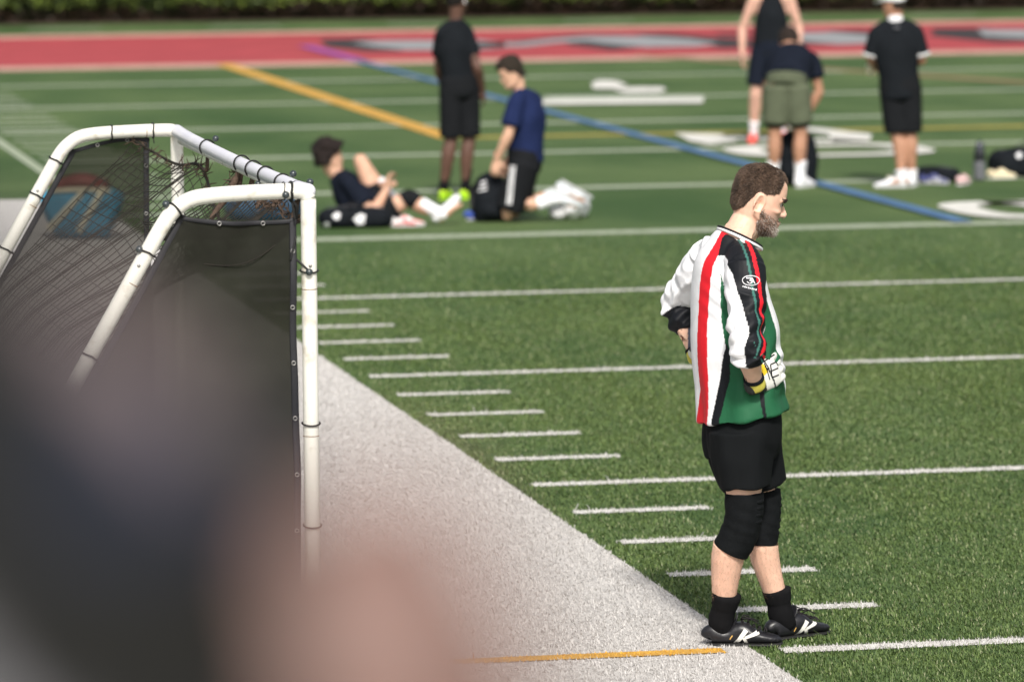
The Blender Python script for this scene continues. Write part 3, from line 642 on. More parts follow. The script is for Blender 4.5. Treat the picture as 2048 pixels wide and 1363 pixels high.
    col[isL & (dL2 < dL1) & (tL2 > .05) & (tL2 <= .16) & (V[:, 0] > -.20)] = BLK
    vcol(sm_, col); jer = link('jersey', sm_, mat('jersey_cloth', rough=.55, var=.04, vcol=True, bump=.15, bscale=380, spec=.2, scale=25), root)
    # collar
    cc = A(.004, 0, 1.500)
    for k, (a, cz, m, nm) in enumerate(((.0775, 0, mat('collar_black', (.014, .014, .016), .8), 'collar_edge'), (.0795, -.0085, M_white, 'collar'))):
        P = [cc+A(0, 0, cz)+(fd*math.cos(t)*.080-A(0, 0, 1)*.040*math.cos(t))*(a/.0775)+sd*math.sin(t)*.076*(a/.0775) for t in np.linspace(0, 2*math.pi, 33)]
        g = Geo(); g.tube(P, [(.0052, .0030)]*33, (0, 0, 1), n=10, sub=1, closed=True); link(nm, g.mesh(nm), m, root)
    bvh = BVHTree.FromPolygons([v.co for v in sm_.vertices], [p.vertices[:] for p in sm_.polygons])
    # sleeve emblem: thin oval with a winged mark and a line of lettering under it
    ex = nrm(A(1, -.18, -.08)); ey = nrm(A(.08, 0, 1)); o = A(.024, -.30, 1.366); mw = mat('print_white', (.72, .72, .75), .6)
    el_ = [(.030*math.cos(t)*(1 if abs(math.cos(t)) < .8 else .96), .0165*math.sin(t)) for t in np.linspace(0, 2*math.pi, 30)]
    Sx = [(el_, .0026), ([(-.016, .008), (.004, .009), (-.004, .001), (.010, -.001), (.0, -.010)], .0045), ([(.004, .009), (.016, -.010)], .003), ([(-.012, -.004), (-.002, -.011)], .003)]
    x = -.026
    for k, wd in enumerate((.004, .005, .004, .005, .004, .005, .004, .005)): Sx.append(([(x, -.022-.0012*k), (x+wd, -.0222-.0012*k)], .006 if k % 2 else .0045)); x += .0065
    decal(bvh, o, ex, ey, Sx, 'emblem', mw, jer)

    # ---- shorts
    g = Geo(); hd = nrm(J['hR']-J['hL'])
    g.tube([(.013, .0, .885), (.012, 0, .84), (.010, 0, .76), (.012, 0, .70)], [(.165, .130), (.175, .138), (.176, .140), (.150, .13)], sd, n=36, cap=.1)
    g.tube([(.005, -.085, .80), (.006, -.088, .70), (.010, -.090, .64), (.012, -.090, .598)], [(.10, .120), (.102, .112), (.098, .100), (.098, .093)], sd, n=28, cap=.05)
    g.tube([(.035, .085, .80), (.056, .090, .70), (.078, .095, .62), (.090, .097, .575)], [(.10, .125), (.102, .112), (.098, .10), (.098, .094)], sd, n=28, cap=.05)
    g.tube([(-.045, .10, .80), (-.035, .10, .70), (-.02, .10, .60), (-.010, .10, .580)], [(.07, .075), (.07, .075), (.07, .06), (.07, .055)], sd, n=24, cap=.05)
    ms = remesh(g, 'shorts', .0055, 4); V = getv(ms); N = getn(ms)
    dr = np.sin(np.arctan2(V[:, 1], V[:, 0]+.02)*9+2.5*field(V*A(1, 1, .3), 9, 51)); setv(ms, V+N*(.0045*dr*sstep(.86-V[:, 2], 0, .15)+.004*field(V*A(1, 1, .5), 13, 52))[:, None])
    shorts_me = ms; link('shorts', ms, mat('shorts_cloth', (.006, .007, .008), .85, .15, 6, bump=.2, bscale=200, spec=.12), root)
    # ---- knee sleeves with padded ribs
    mk = mat('knee_sleeve_cloth', (.006, .007, .008), .85, .2, 30, bump=.4, bscale=120, spec=.12)
    kn_me = []
    for S, P, rr in (('R', [(.012, -.09, .578), (.012, -.088, .53), (.008, -.085, .475), (-.010, -.075, .415), (-.034, -.064, .366)], [.071, .070, .069, .069, .069]),
                     ('L', [(.094, .10, .56), (.096, .10, .51), (.092, .098, .45), (.088, .094, .40), (.086, .092, .360)], [.061, .061, .061, .060, .059])):
        g = Geo(); g.tube(P, rr, sd, n=28, sub=10, cap=.05); kmesh = g.mesh('knee_sleeve'); V = getv(kmesh); kmesh.update(); N = getn(kmesh)
        setv(kmesh, V+N*(.0009*np.sin(V[:, 2]*120+6*field(V, 10, 61)+V[:, 0]*60)+.0018*field(V, 40, 62))[:, None])
        kn_me.append(kmesh); ks = link('knee_sleeve', kmesh, mk, root)
        for i, q in enumerate(np.linspace(.62, 2.95, 6)):
            i0 = int(q); p = lerp(np.array(P[i0]), np.array(P[i0+1]), q-i0); r0 = lerp(rr[i0], rr[i0+1], q-i0); df = nrm(nrm(J['t'+S])*1.0+A(0, -.55, 0))
            g = Geo(); lat = np.cross(A(0, 0, 1), df); g.ball(p+df*(r0-.006), (.009, .028, .0105), 12, np.array([df, lat, A(0, 0, 1)])); link('pad', g.mesh('pad'), mk, ks)
    # ---- socks and boots
    mb = mat('boot_leather', (.012, .012, .015), .38, .25, 14, bump=.25, bscale=60, spec=.5)
    so = mat('sock_black', (.008, .008, .009), .95, .15, 40, bump=.3, bscale=300, spec=.1)
    mkk = mat('boot_white', (.78, .77, .72), .5, .06); mgold = mat('boot_gold', (.6, .36, .1), .4, .1)
    for S, dz in (('R', 0), ('L', .0)):
        kn_me.append(sock(J, S, 1.0, .275 if S == 'R' else .27, so, root, .0485).data)
        b, (o, t, s_d, up_) = shoe(J['a'+S], J['t'+S], 1.0, mb, M_sole, root, L=.277, sub=8, n=32)
        V = getv(b.data); N = getn(b.data); x = (V-o)@t
        cre = sstep(x, .15, .19)*(1-sstep(x, .265, .29)); hh = V[:, 2]
        setv(b.data, V+N*(-.0022*cre*np.abs(np.sin((x*1.0-(hh-.02)*1.1)*170))+.0008*field(V, 60, 71))[:, None])
        bv = BVHTree.FromPolygons([v.co for v in b.data.vertices], [p.vertices[:] for p in b.data.polygons])
        side = -s_d if s_d[1] > 0 else s_d                  # outward face seen from the touchline
        side = side if side[1] < 0 else -side
        K = [([(-.006, .012), (.012, .028), (.038, .064)], (.012, .017)), ([(.034, .036), (.084, .056)], (.010, .015)), ([(.029, .036), (.042, .012)], (.012, .011))]
        ex = t; ey = np.cross(side, ex)*1.0; ey = ey if ey[2] > 0 else -ey
        if np.cross(ex, ey)@side < 0: K = K
        oo = o+t*.105+side*.02; 
        dirn = -side; gx = Geo()
        # decal() shoots along -(ex x ey): make that point inward
        if (np.cross(nrm(ex), nrm(ey))@side) < 0: ex = -ex; K = [([(-a, c_) for a, c_ in pts], w_) for pts, w_ in K]
        decal(bv, oo, ex, ey, K, 'letter_mark', mkk, b, off=.0012, step=.003)
        decal(bv, oo, ex, ey, [([(-.022*(1 if ex@t > 0 else -1), .03), (-.012*(1 if ex@t > 0 else -1), .044)], .004)], 'gold_mark', mgold, b, off=.0012, step=.002)
        # laces, tongue, heel collar
        lm = mat('lace_black', (.016, .014, .016), .8); oz = o+up_*.0
        g = Geo(); sdv = s_d
        for k in range(5):
            x0 = .125+.021*k; top = np.interp(x0, [.12, .16, .20, .24], [.094, .078, .064, .056])
            g.tube([o+t*x0-sdv*.02+up_*(top-.006), o+t*(x0+.006)+up_*(top+.004), o+t*(x0+.010)+sdv*.02+up_*(top-.006)], [.0026]*3, up_, n=6)
            g.tube([o+t*(x0+.01)-sdv*.02+up_*(top-.007), o+t*(x0+.006)+up_*(top+.003), o+t*x0+sdv*.02+up_*(top-.007)], [.0026]*3, up_, n=6)
        for q in (-1, 1):
            g.tube([o+t*.125+up_*.098, o+t*.135+sdv*q*.018+up_*.110, o+t*.160+sdv*q*.026+up_*.102, o+t*.150+sdv*q*.012+up_*.092], [.0024]*4, up_, n=6)
            g.tube([o+t*.125+up_*.098, o+t*.160+sdv*q*.012+up_*.100, o+t*.190+sdv*q*.03+up_*.086], [.0022]*3, up_, n=6)
        link('lace', g.mesh('lace'), lm, b)
        g = Geo(); g.tube([o+t*.095+up_*.075, o+t*.108+up_*.100, o+t*.112+up_*.118], [(.024, .006), (.027, .005), (.020, .004)], sdv, n=14); link('tongue', g.mesh('tongue'), mb, b)
    tuck(me, [sm_, shorts_me], .009, .05); tuck(me, kn_me, .005, .013)
    # ---- gloves
    mg = mat('glove_latex', rough=.6, var=.05, vcol=True, bump=.1, spec=.3)
    for S, q in (('R', 1), ('L', -1)):
        g = Geo(); add_hand(g, J['w'+S], J['hd'+S], J['pn'+S], 1.10, .75, q*J['th'+S], 1.25)
        gm = remesh(g, 'glove', .004, 3); V = getv(gm); L0 = V-J['w'+S]; d = nrm(J['hd'+S]); a_ = L0@d
        pn = nrm(J['pn'+S]-np.dot(J['pn'+S], d)*d); x_ = np.cross(d, pn); b_ = L0@x_
        col = np.tile(A(.72, .72, .68), (len(V), 1)); col[(a_ < .030)] = A(.03, .03, .03)
        col[(a_ > .030) & (a_ < .062) & (b_*(1 if S == 'R' else -1) > .012)] = A(.75, .50, .02)
        col[np.abs(a_-.066-.1*np.abs(b_)) < .0035] = A(.02, .02, .02)
        col[(L0@pn) > .012] = A(.05, .05, .05)
        vcol(gm, col); gl = link('glove', gm, mg, root)
        ax = nrm(J['w'+S]-J['e'+S]); w0 = J['w'+S]
        g = Geo(); g.tube([w0-ax*.022, w0-ax*.008, w0+ax*.006, w0+ax*.014], [.036, .038, .039, .037], sd, n=24, cap=.1); link('wrist_strap', g.mesh('wrist_strap'), mat('strap_yellow', (.62, .55, .10), .6, .12, 60), gl)
        g = Geo(); g.tube([w0-ax*.032, w0-ax*.023], [.0375, .0385], sd, n=24, cap=.1); link('wrist_trim', g.mesh('wrist_trim'), M_bk, gl)
        if S == 'R':
            gv = BVHTree.FromPolygons([v.co for v in gm.vertices], [p.vertices[:] for p in gm.polygons])
            ctr = w0+d*.10*1.1; ex = nrm(A(1, .25, .1)); ey = nrm(A(0, 0, 1)-ex*ex[2]); 
            E_ = [([(-.022, .022), (-.024, -.024)], .005), ([(-.022, .022), (.006, .026), (.012, .012)], .0045), ([(-.02, .0), (.010, .004)], .0045), ([(-.024, -.024), (.008, -.020)], .0045), ([(-.045, .030), (-.034, -.03)], .004), ([(-.05, .034), (-.02, .044), (.006, .052)], .004), ([(-.034, .004), (-.046, .020)], .004)]
            decal(gv, ctr-A(0, .02, 0), ex, ey, E_, 'glove_mark', M_bk, gl, off=.0012, step=.003)
keeper()
# ------------------------------------------------------------------ the players further off
def hair_all(V): return (V[:, 2]-np.interp(V[:, 0], [-.1, -.03, 0, .045, .06, .1], [-.06, -.045, .0, .02, .055, .058]))/.01
def person(label, loc, J, sk, build, s=1.0, hs=1.0, hair=(.022, .014, .010), hthick=.016, hrough=.6, vox=.009, group=None, curl=.6, feet=True, cloths=None):
    root = thing('person', label, 'person', (*loc, 0), -YAW)
    me, M = build_body(J, s, vox, hs, feet=feet, curl=curl)
    if hair: link('hair', hair_mesh(J['head'], M, hs, hthick, hrough, hair_all, 'hair', int(abs(loc[0])*10), 38), mat('hair_'+str(hair), hair, .9, .4, 60, bump=.5, bscale=90), root)
    eyes(J['head'], M, hs, root, M_eyew, M_eyei)
    cl = build(J, root, M) or []
    tuck(me, cl, .008, .05); link('body', me, sk, root)
    return root
def put(n, me, m, root, cl): cl.append(me); return link(n, me, m, root)
M_sh1 = cloth('shirt_black', (.011, .013, .016)); M_navy = cloth('shirt_navy', (.014, .022, .070)); M_navy2 = cloth('shirt_dark_navy', (.010, .013, .022)); M_olive = cloth('shorts_olive', (.10, .115, .075)); M_sk = cloth('shorts_black', (.012, .013, .015))
M_neon = mat('boot_neon', (.50, .80, .03), .5, .2, 20); M_coral = mat('boot_coral', (.85, .12, .10), .5, .15, 20); M_bw = mat('boot_pale', (.66, .70, .74), .4, .25, 14); M_wsock = cloth('sock_white', (.80, .80, .84)); M_bsock = cloth('sock_black2', (.01, .01, .012))

def black_man():
    J = JJ(head=(.012, 0, 1.665), neck=(.008, 0, 1.485), sR=(.085, .04, 1.375), sL=(-.115, -.06, 1.375), eR=(.175, -.03, 1.10), eL=(-.150, .08, 1.09), wR=(.215, .08, .90), wL=(-.115, .20, .93), hR=(.095, .03, .90), hL=(-.045, -.03, .90),
           kR=(.100, .035, .49), kL=(-.050, -.02, .49), aR=(.066, .04, .085), aL=(-.118, -.0, .085), pelvis=(.022, 0, .97), chest=(-.012, 0, 1.27), hf=(.60, .80, .0), tR=(.55, .8, 0), tL=(.25, .95, 0), pnR=(-1, .2, 0), pnL=(.6, -.5, 0))
    def b(J, root, M):
        cl = []
        put('shirt', shirt(J, .95, A(.02, 0, .93), [(.150, .13), (.150, .125), (.160, .13), (.172, .135), (.140, .09)], .62, (.068, .07), seed=3, crum=.007), M_sh1, root, cl)
        put('shorts', shorts(J, .95, .92, r0=.105, r1=.098), M_sk, root, cl)
        for S in 'RL': sock(J, S, 1, .42, M_bsock, root, .044); shoe(J['a'+S], J['t'+S], 1, M_neon, M_neon, root, L=.28)
        g = Geo(); g.tube([J['head']+A(.062, -.05, -.01), J['head']+A(.066, -.055, -.035)], [.008, .006], (1, 0, 0), n=8); link('earbud', g.mesh('earbud'), M_white, root)
        return cl
    person('dark-skinned man standing in black shirt and shorts with neon yellow boots', (2.981, 12.85), J, S_dark, b, hair=(.008, .006, .005), hthick=.010, hrough=.2)
def kneeling():
    J = JJ(head=(-.020, -.02, 1.165), neck=(.058, 0, 1.018), sR=(.165, .14, .93), sL=(.020, -.15, .94), eR=(.085, .22, .67), eL=(-.045, -.20, .695), wR=(-.06, .10, .48), wL=(-.135, -.14, .50), hR=(.085, .09, .44), hL=(.075, -.09, .44),
           kR=(.0, .12, .075), kL=(-.052, -.10, .075), aR=(.37, .14, .22), aL=(.30, -.10, .18), pelvis=(.080, 0, .52), chest=(.098, 0, .83), hf=(-.90, -.28, -.35), hu=(-.3, 0, 1), tR=(.70, .1, -.60), tL=(.85, 0, -.50), pnR=(0, -1, 0), pnL=(.3, 1, 0), hdL=(-.2, 0, -1), hdR=(-.3, 0, -1), thL=-1, thR=-1)
    def b(J, root, M):
        cl = []
        put('shirt', shirt(J, 1.0, A(.085, 0, .475), [(.155, .145), (.155, .135), (.165, .135), (.182, .140), (.140, .092)], .72, (.078, .07), seed=5, crum=.007), M_navy, root, cl)
        sh = put('shorts', shorts(J, 1.0, .93, r0=.115, r1=.112, wr=(.155, .14)), M_sk, root, cl)
        bv = BVHTree.FromPolygons([v.co for v in cl[1].vertices], [p.vertices[:] for p in cl[1].polygons])
        for k in (-1, 0, 1): decal(bv, A(-.045, -.15, .25), A(1, 0, 0), A(0, 0, 1), [([(.035+k*.015, .20), (.0+k*.015, -.10)], .009)], 'side_stripe', M_white, sh, .004, .01)
        for S in 'RL': sock(J, S, 1, .34, M_wsock, root, .050); shoe(J['a'+S], J['t'+S], 1, M_bw, M_solew, root, up=(-.5, 0, -.85), L=.285)
        g = Geo(); w_ = J['wL']+A(.01, 0, .03); g.tube([w_-A(0, 0, .006), w_+A(0, 0, .006)], [.031, .031], (1, 0, 0), n=14); link('wristband', g.mesh('wristband'), mat('orange', (.75, .12, .03), .5, .1), root)
        return cl
    person('young man kneeling in navy T-shirt and black shorts with white side stripes', (2.982, 10.392), J, S_light, b, s=1.0, hair=(.022, .016, .011), hthick=.024, hrough=.5, curl=1.0)
def sitting():
    J = JJ(head=(-.150, .0, .535), neck=(-.100, 0, .395), sR=(.005, -.17, .335), sL=(-.03, .17, .35), eR=(.185, -.22, .105), eL=(.13, .2, .22), wR=(.290, -.12, .285), wL=(.235, .06, .31), hR=(.245, -.09, .10), hL=(.245, .09, .10),
           kR=(.47, -.10, .215), kL=(.085, .12, .49), aR=(.70, -.13, .095), aL=(.32, .14, .20), pelvis=(.19, 0, .12), chest=(.01, 0, .225), hf=(.88, .35, .10), hu=(-.3, 0, 1), tR=(.75, -.1, .65), tL=(.9, 0, .2), hdR=(.1, .3, .6), pnR=(.8, 0, .1), hdL=(.5, -.3, .2), pnL=(.2, .0, -1))
    def b(J, root, M):
        cl = []
        put('shirt', shirt(J, 1.0, A(.24, 0, .10), [(.175, .115), (.175, .12), (.178, .13), (.182, .135), (.140, .09)], .66, (.075, .07), seed=7), M_navy2, root, cl)
        put('shorts', shorts(J, 1.0, .50, r0=.105, r1=.10), M_sk, root, cl)
        sock(J, 'R', 1, .62, M_wsock, root, .050); g = Geo(); g.tube([J['aR']+A(-.02, 0, -.03), J['aR']+A(.06, 0, .03), J['aR']+A(.135, 0, .12)], [.040, .044, .030], (0, 1, 0), n=16); link('sock_foot', g.mesh('sock_foot'), M_wsock, root)
        sock(J, 'L', 1, .45, M_wsock, root, .050); shoe(J['aL'], J['tL'], 1, M_bk, M_sole, root, up=(-.2, 0, 1), L=.28)
        g = Geo(); p, q = J['kR'], J['aR']; g.tube([lerp(J['hR'], p, .80), p, lerp(p, q, .25)], [.072, .070, .064], (0, 1, 0), n=18, cap=.1); put('knee_sleeve', g.mesh('knee_sleeve'), M_sk, root, cl)
        return cl
    person('curly-haired man in black sitting on the turf leaning on a black bag', (1.682, 10.437), J, S_light, b, hair=(.014, .009, .008), hthick=.048, hrough=.7, curl=.9)
def runner():
    J = JJ(head=(.103, -.02, 1.640), neck=(.093, 0, 1.475), sR=(-.085, 0, 1.395), sL=(.270, 0, 1.395), eR=(-.195, .02, 1.12), eL=(.365, 0, 1.12), wR=(-.200, -.06, .875), wL=(.345, -.05, .86), hR=(.0, 0, .89), hL=(.175, 0, .89),
           kR=(-.07, -.05, .475), kL=(.195, .05, .475), aR=(-.085, .04, .090), aL=(.215, .12, .10), pelvis=(.085, 0, .95), chest=(.092, 0, 1.27), hf=(0, -1, -.1), tR=(-.15, -1, 0), tL=(.15, -1, 0), pnR=(1, 0, 0), pnL=(-1, 0, 0))
    def b(J, root, M):
        cl = []
        put('tank_top', shirt(J, 1.0, A(.085, 0, .86), [(.190, .135), (.18, .125), (.168, .125), (.150, .125), (.105, .08)], seed=9, sleeves=False, neckr=.085), M_sh1, root, cl)
        put('shorts', shorts(J, 1.0, .78, r0=.115, r1=.108), M_navy2, root, cl)
        for S in 'RL': sock(J, S, 1, .30, M_wsock, root, .045); shoe(J['a'+S], J['t'+S], 1, M_coral, M_coral, root, L=.28)
        return cl
    person('man in black tank top and coral boots walking behind the bent-over man', (7.230, 19.275), J, S_pink, b, hair=(.10, .055, .03))
def bent():
    J = JJ(head=(.030, .60, 1.225), neck=(.050, .46, 1.120), sR=(.215, .37, 1.075), sL=(-.125, .37, 1.07), eR=(.275, .36, .80), eL=(-.180, .42, .79), wR=(.165, .36, .59), wL=(-.03, .42, .56), hR=(.060, 0, .84), hL=(-.115, 0, .84),
           kR=(.095, .0, .44), kL=(-.130, .0, .44), aR=(.085, 0, .085), aL=(-.145, .03, .085), pelvis=(-.025, .04, .91), chest=(.040, .33, 1.09), hf=(.1, .75, -.65), hu=(0, .6, .8), tR=(.55, .8, 0), tL=(-.15, 1, 0), pnR=(-1, 0, 0), pnL=(1, 0, 0), hdR=(-.3, .1, -1), hdL=(.3, .1, -1))
    def b(J, root, M):
        cl = []
        put('shirt', shirt(J, 1.0, A(-.02, .03, .91), [(.185, .15), (.185, .15), (.184, .15), (.185, .14), (.140, .09)], .55, (.078, .07), seed=11), M_navy2, root, cl)
        put('shorts', shorts(J, 1.0, .72, r0=.120, r1=.108, top=A(-.02, .03, .955), wr=(.172, .15)), M_olive, root, cl)
        g = Geo()
        for S in 'RL':
            h, k = J['h'+S], J['k'+S]; g.tube([lerp(h, k, .55), lerp(h, k, .80)], [.090, .086], (1, 0, 0), n=18, cap=.1)
        put('under_shorts', g.mesh('under_shorts'), M_bsock, root, cl)
        for S in 'RL': sock(J, S, 1, .40, M_wsock, root, .050); shoe(J['a'+S], J['t'+S], 1, M_wsock, M_solew, root, L=.28)
        return cl
    person('man bending over in dark shirt and olive shorts above a black backpack', (5.953, 13.281), J, S_tan, b, hair=(.02, .013, .01), hthick=.012)
def cap_man():
    J = JJ(head=(-.055, .02, 1.555), neck=(-.040, 0, 1.425), sR=(.135, .02, 1.315), sL=(-.195, 0, 1.315), eR=(.190, .03, 1.08), eL=(-.245, .04, 1.085), wR=(.100, .22, 1.03), wL=(-.155, .20, 1.0), hR=(.080, 0, .83), hL=(-.075, 0, .83),
           kR=(.090, 0, .445), kL=(-.030, 0, .445), aR=(.100, .02, .088), aL=(.010, -.06, .088), pelvis=(-.003, 0, .89), chest=(-.032, 0, 1.20), hf=(-.85, .52, -.1), tR=(.2, 1, 0), tL=(-1, -.05, 0), hdL=(.1, .6, -.2), pnR=(0, 0, 1), pnL=(0, 0, 1))
    def b(J, root, M):
        cl = []
        put('polo_shirt', shirt(J, 1.0, A(.0, 0, .765), [(.168, .14), (.168, .13), (.178, .13), (.192, .135), (.150, .09)], .80, (.080, .07), seed=13), M_sh1, root, cl)
        put('shorts', shorts(J, 1.0, .93, r0=.105, r1=.100), M_sk, root, cl)
        for S in 'RL':
            sock(J, S, 1, .16, M_wsock, root, .050); shoe(J['a'+S], J['t'+S], 1, M_wsock, M_solew, root, L=.29)
            sh, el = J['s'+S], J['e'+S]; g = Geo(); g.tube([lerp(sh, el, .76), lerp(sh, el, .83)], [.081, .083], (1, 0, 0), n=20, cap=.1); link('sleeve_trim', g.mesh('sleeve_trim'), M_white, root)
        g = Geo(); n_ = J['neck']; g.tube([n_+A(0, 0, -.028), n_+A(0, 0, .012), n_+A(.0, 0, .032)], [.072, .066, .061], (1, 0, 0), n=24, cap=.2); link('collar', g.mesh('collar'), M_white, root)
        def line(V): return (V[:, 2]-np.interp(V[:, 0], [-.1, .1], [.012, .035]))/.006
        ck = hair_mesh(J['head'], M, 1.0, .016, .05, line, 'cap'); cp = link('cap', ck, M_white, root)
        g = Geo(); H = J['head']; T = lambda a: H+A(*a)@M
        g.tube([T((.085, 0, .036)), T((.125, 0, .036)), T((.165, 0, .026))], [(.070, .006), (.068, .005), (.045, .004)], M[1], n=20); link('brim', g.mesh('brim'), M_white, cp)
        g = Geo(); g.tube([n_+A(-.02, -.128, -.062), n_+A(.02, -.130, -.062)], [.006, .006], (0, 0, 1), n=8); link('back_mark', g.mesh('back_mark'), mat('mark_grey', (.2, .2, .22)), root)
        return cl
    person('man with back turned in black polo with white collar and white cap', (6.862, 13.051), J, S_tan, b, hair=(.02, .014, .01), hthick=.008, hrough=.2, curl=1.1)
black_man(); kneeling(); sitting(); runner(); bent(); cap_man()
# ------------------------------------------------------------------ the portable goal
def goal():
    X0, YN, YF, H, r = -1.745, -9.97, -6.42, 1.775, .0265
    root = thing('soccer_goal', 'weathered white portable goal with torn black net and dark mesh side panels', 'soccer goal', (X0, (YN+YF)/2, 0)); ox, oy = X0, (YN+YF)/2
    W = lambda P: np.asarray(P, float)-A(ox, oy, 0)
    mp = mat('goal_paint', (.78, .76, .70), .40, .08, 16, col2=(.42, .36, .26), thr=(.56, .80), spec=.5, bump=.1, bscale=90)
    mc = mat('crossbar_metal', (.72, .71, .79), .36, .12, 5, col2=(.82, .81, .86), spec=.6, metal=.0, bump=.15, bscale=60)
    blk = mat('tie_black', (.012, .012, .012), .5, .1); ball = mat('bungee_ball', (.035, .045, .05), .25, .1, spec=.7); rust = mat('seam_rust', (.22, .12, .05), .8, .3, 60); steel = mat('bolt_steel', (.35, .34, .33), .4, .1, metal=.7)
    frames = []
    for Y, nm in ((YN, 'side_frame'), (YF, 'side_frame')):
        g = Geo()
        P = [(X0, Y, .03), (X0, Y, .6), (X0, Y, 1.2), (X0, Y, H-.07), (X0, Y, H-.028), (X0-.012, Y, H-.006), (X0-.05, Y, H), (X0-.22, Y, H-.003), (X0-.34, Y, H-.010), (X0-.405, Y, H-.024), (X0-.458, Y, H-.062), (X0-.495, Y, H-.112), (X0-.54, Y, H-.188), (X0-.64, Y, H-.36), (X0-1.0, Y, H-.985), (X0-1.42, Y, .05)]
        g.tube(W(P), [r]*len(P), (0, 1, 0), n=20, sub=4); fr = link(nm, g.mesh(nm), mp, root); frames.append(fr)
        g = Geo(); g.tube(W([(X0, Y, .03), (X0-.7, Y, .03), (X0-1.42, Y, .03)]), [r]*3, (0, 1, 0), n=16); link('ground_bar', g.mesh('ground_bar'), mp, root)
        # seams and bolt
        for p, d in (((X0-.125 if Y == YF else X0, Y, H-.002 if Y == YF else H-.33), (1, 0, 0) if Y == YF else (0, 0, 1)), ((X0-.60, Y, H-.295), (.5, 0, .86)), ((X0, Y, .95), (0, 0, 1))):
            g = Geo(); d = nrm(d); g.tube(W([A(*p)-d*.0012, A(*p)+d*.0012]), [r+.0007]*2, (0, 1, 0), n=20, cap=.01); link('seam', g.mesh('seam'), rust, fr)
        for q in ((X0-.575, Y-.026, H-.235), (X0+.0, Y-.027, H-.25)): g = Geo(); g.ball(W(q), (.006, .004, .006), 8); link('bolt', g.mesh('bolt'), steel, fr)
    g = Geo(); Ps = [(X0, YF+.0, H-.004), (X0, YF-.4, H-.012), (X0, (YN+YF)/2, H-.018), (X0, YN+.4, H-.010), (X0, YN, H-.002)]
    g.tube(W(Ps), [r*.98]*5, (1, 0, 0), n=20, sub=6); cb = link('crossbar', g.mesh('crossbar'), mc, root)
    g = Geo(); g.tube(W([(X0-.018, YF-.2, H-.036), (X0-.018, YN+.15, H-.034)]), [(.004, .009)]*2, (1, 0, 0), n=8, cap=0); link('track', g.mesh('track'), mp, cb)
    g = Geo(); g.tube(W([(X0-1.42, YF, .03), (X0-1.42, YN, .03)]), [r]*2, (1, 0, 0), n=16); link('back_bar', g.mesh('back_bar'), mp, root)
    # ties round the bars
    def tie(p, d, rr=r+.004, th=.0033, knob=None, tail=None):
        p, d = A(*p), nrm(d); a = nrm(np.cross(d, (0, 0, 1) if abs(d[2]) < .8 else (1, 0, 0))); b = np.cross(d, a)
        g = Geo(); g.tube(W([p+(a*math.cos(t)+b*math.sin(t))*rr+d*.004*math.sin(t*1.5) for t in np.linspace(0, 2*math.pi, 21)]), [th]*21, d, n=8, sub=1, closed=True)
        if tail is not None: g.tube(W([p+A(*tail)*.3, p+A(*tail)*.7, p+A(*tail)]), [th*.8]*3, a, n=6)
        t = link('tie', g.mesh('tie'), blk, root)
        if knob is not None: g = Geo(); g.ball(W(p+A(*knob)), .0125, 12); link('bungee_ball', g.mesh('bungee_ball'), ball, t)
    yv = (0, 1, 0)
    def yat(v): return YF+(YN-YF)*v
    for q, kn in ((.27, (.032, -.01, .035)), (.545, None), (.63, None), (.72, (-.028, 0, -.032)), (.835, (.03, -.05, .034)), (.935, None), (.985, (.012, -.02, .040))): tie((X0, yat(q), H-.014), yv, knob=kn)
    dg = nrm((-.5, 0, -.865))
    def dgp(t, Y): return (X0-.495-.5*t*1.155, Y, H-.112-.865*t*1.155)
    tie((X0-.06, YN, H), (1, 0, 0), tail=(.012, -.01, -.095), th=.0045); tie((X0-.085, YN, H), (1, 0, 0), th=.002, knob=(.005, -.03, -.01))
    tie((X0-.445, YN, H-.052), (-.8, 0, -.6), knob=(-.035, -.01, .018)); tie(dgp(.08, YN), dg, knob=(-.03, -.015, .01)); tie(dgp(.42, YN), dg); tie(dgp(.95, YN), dg)
    for z in (H-.27, H-.785, H-1.13, .3): tie((X0, YN, z), (0, 0, 1), knob=(-.005, -.036, 0) if z > 1.4 else None, th=.003)
    tie((X0-.10, YF, H), (1, 0, 0), tail=(.005, -.01, -.05)); tie((X0-.27, YF, H-.006), (1, 0, 0), tail=(.004, 0, -.04)); tie(dgp(.0, YF), dg); tie(dgp(.14, YF), dg); tie(dgp(.36, YF), dg); tie(dgp(.8, YF), dg)
    for z in (H-.36,): tie((X0, YF, z), (0, 0, 1), knob=(0, -.04, -.02))
    # dark mesh panels inside both side frames
    for k, Y in enumerate((YN+.012, YF+.012)):
        tl, tr = (X0-.442, H-.075), (X0-.040 if k == 0 else X0-.112, H-.105 if k == 0 else H-.045)
        nx, nz = 36, 60; V = []; F = []
        for j in range(nz+1):
            t = j/nz; z = t
            for i in range(nx+1):
                u = i/nx
                ztop = tl[1]+(tr[1]-tl[1])*u-(.012 if k == 0 else 0)*math.sin(u*math.pi)*1.2+(.012*u if k == 0 else .025*math.sin(u*2.6)); zz = ztop*(1-t)+.06*t
                xl = (tl[0]-(ztop-zz)*.578)+.012; xr = tr[0]-.006*math.sin(t*9)
                x = xl*(1-u)+xr*u
                w = 1.7*.014*math.sin(u*7+t*9)+.010*math.sin(u*15-t*6+1)+.008*math.sin(t*31+u*4)*u+.020*math.exp(-((t-.12)/.07)**2)*u
                V.append(W((x, Y-w*(.7 if k == 0 else .3)+.015, zz)))
        F = [(j*(nx+1)+i, j*(nx+1)+i+1, (j+1)*(nx+1)+i+1, (j+1)*(nx+1)+i) for j in range(nz) for i in range(nx)]
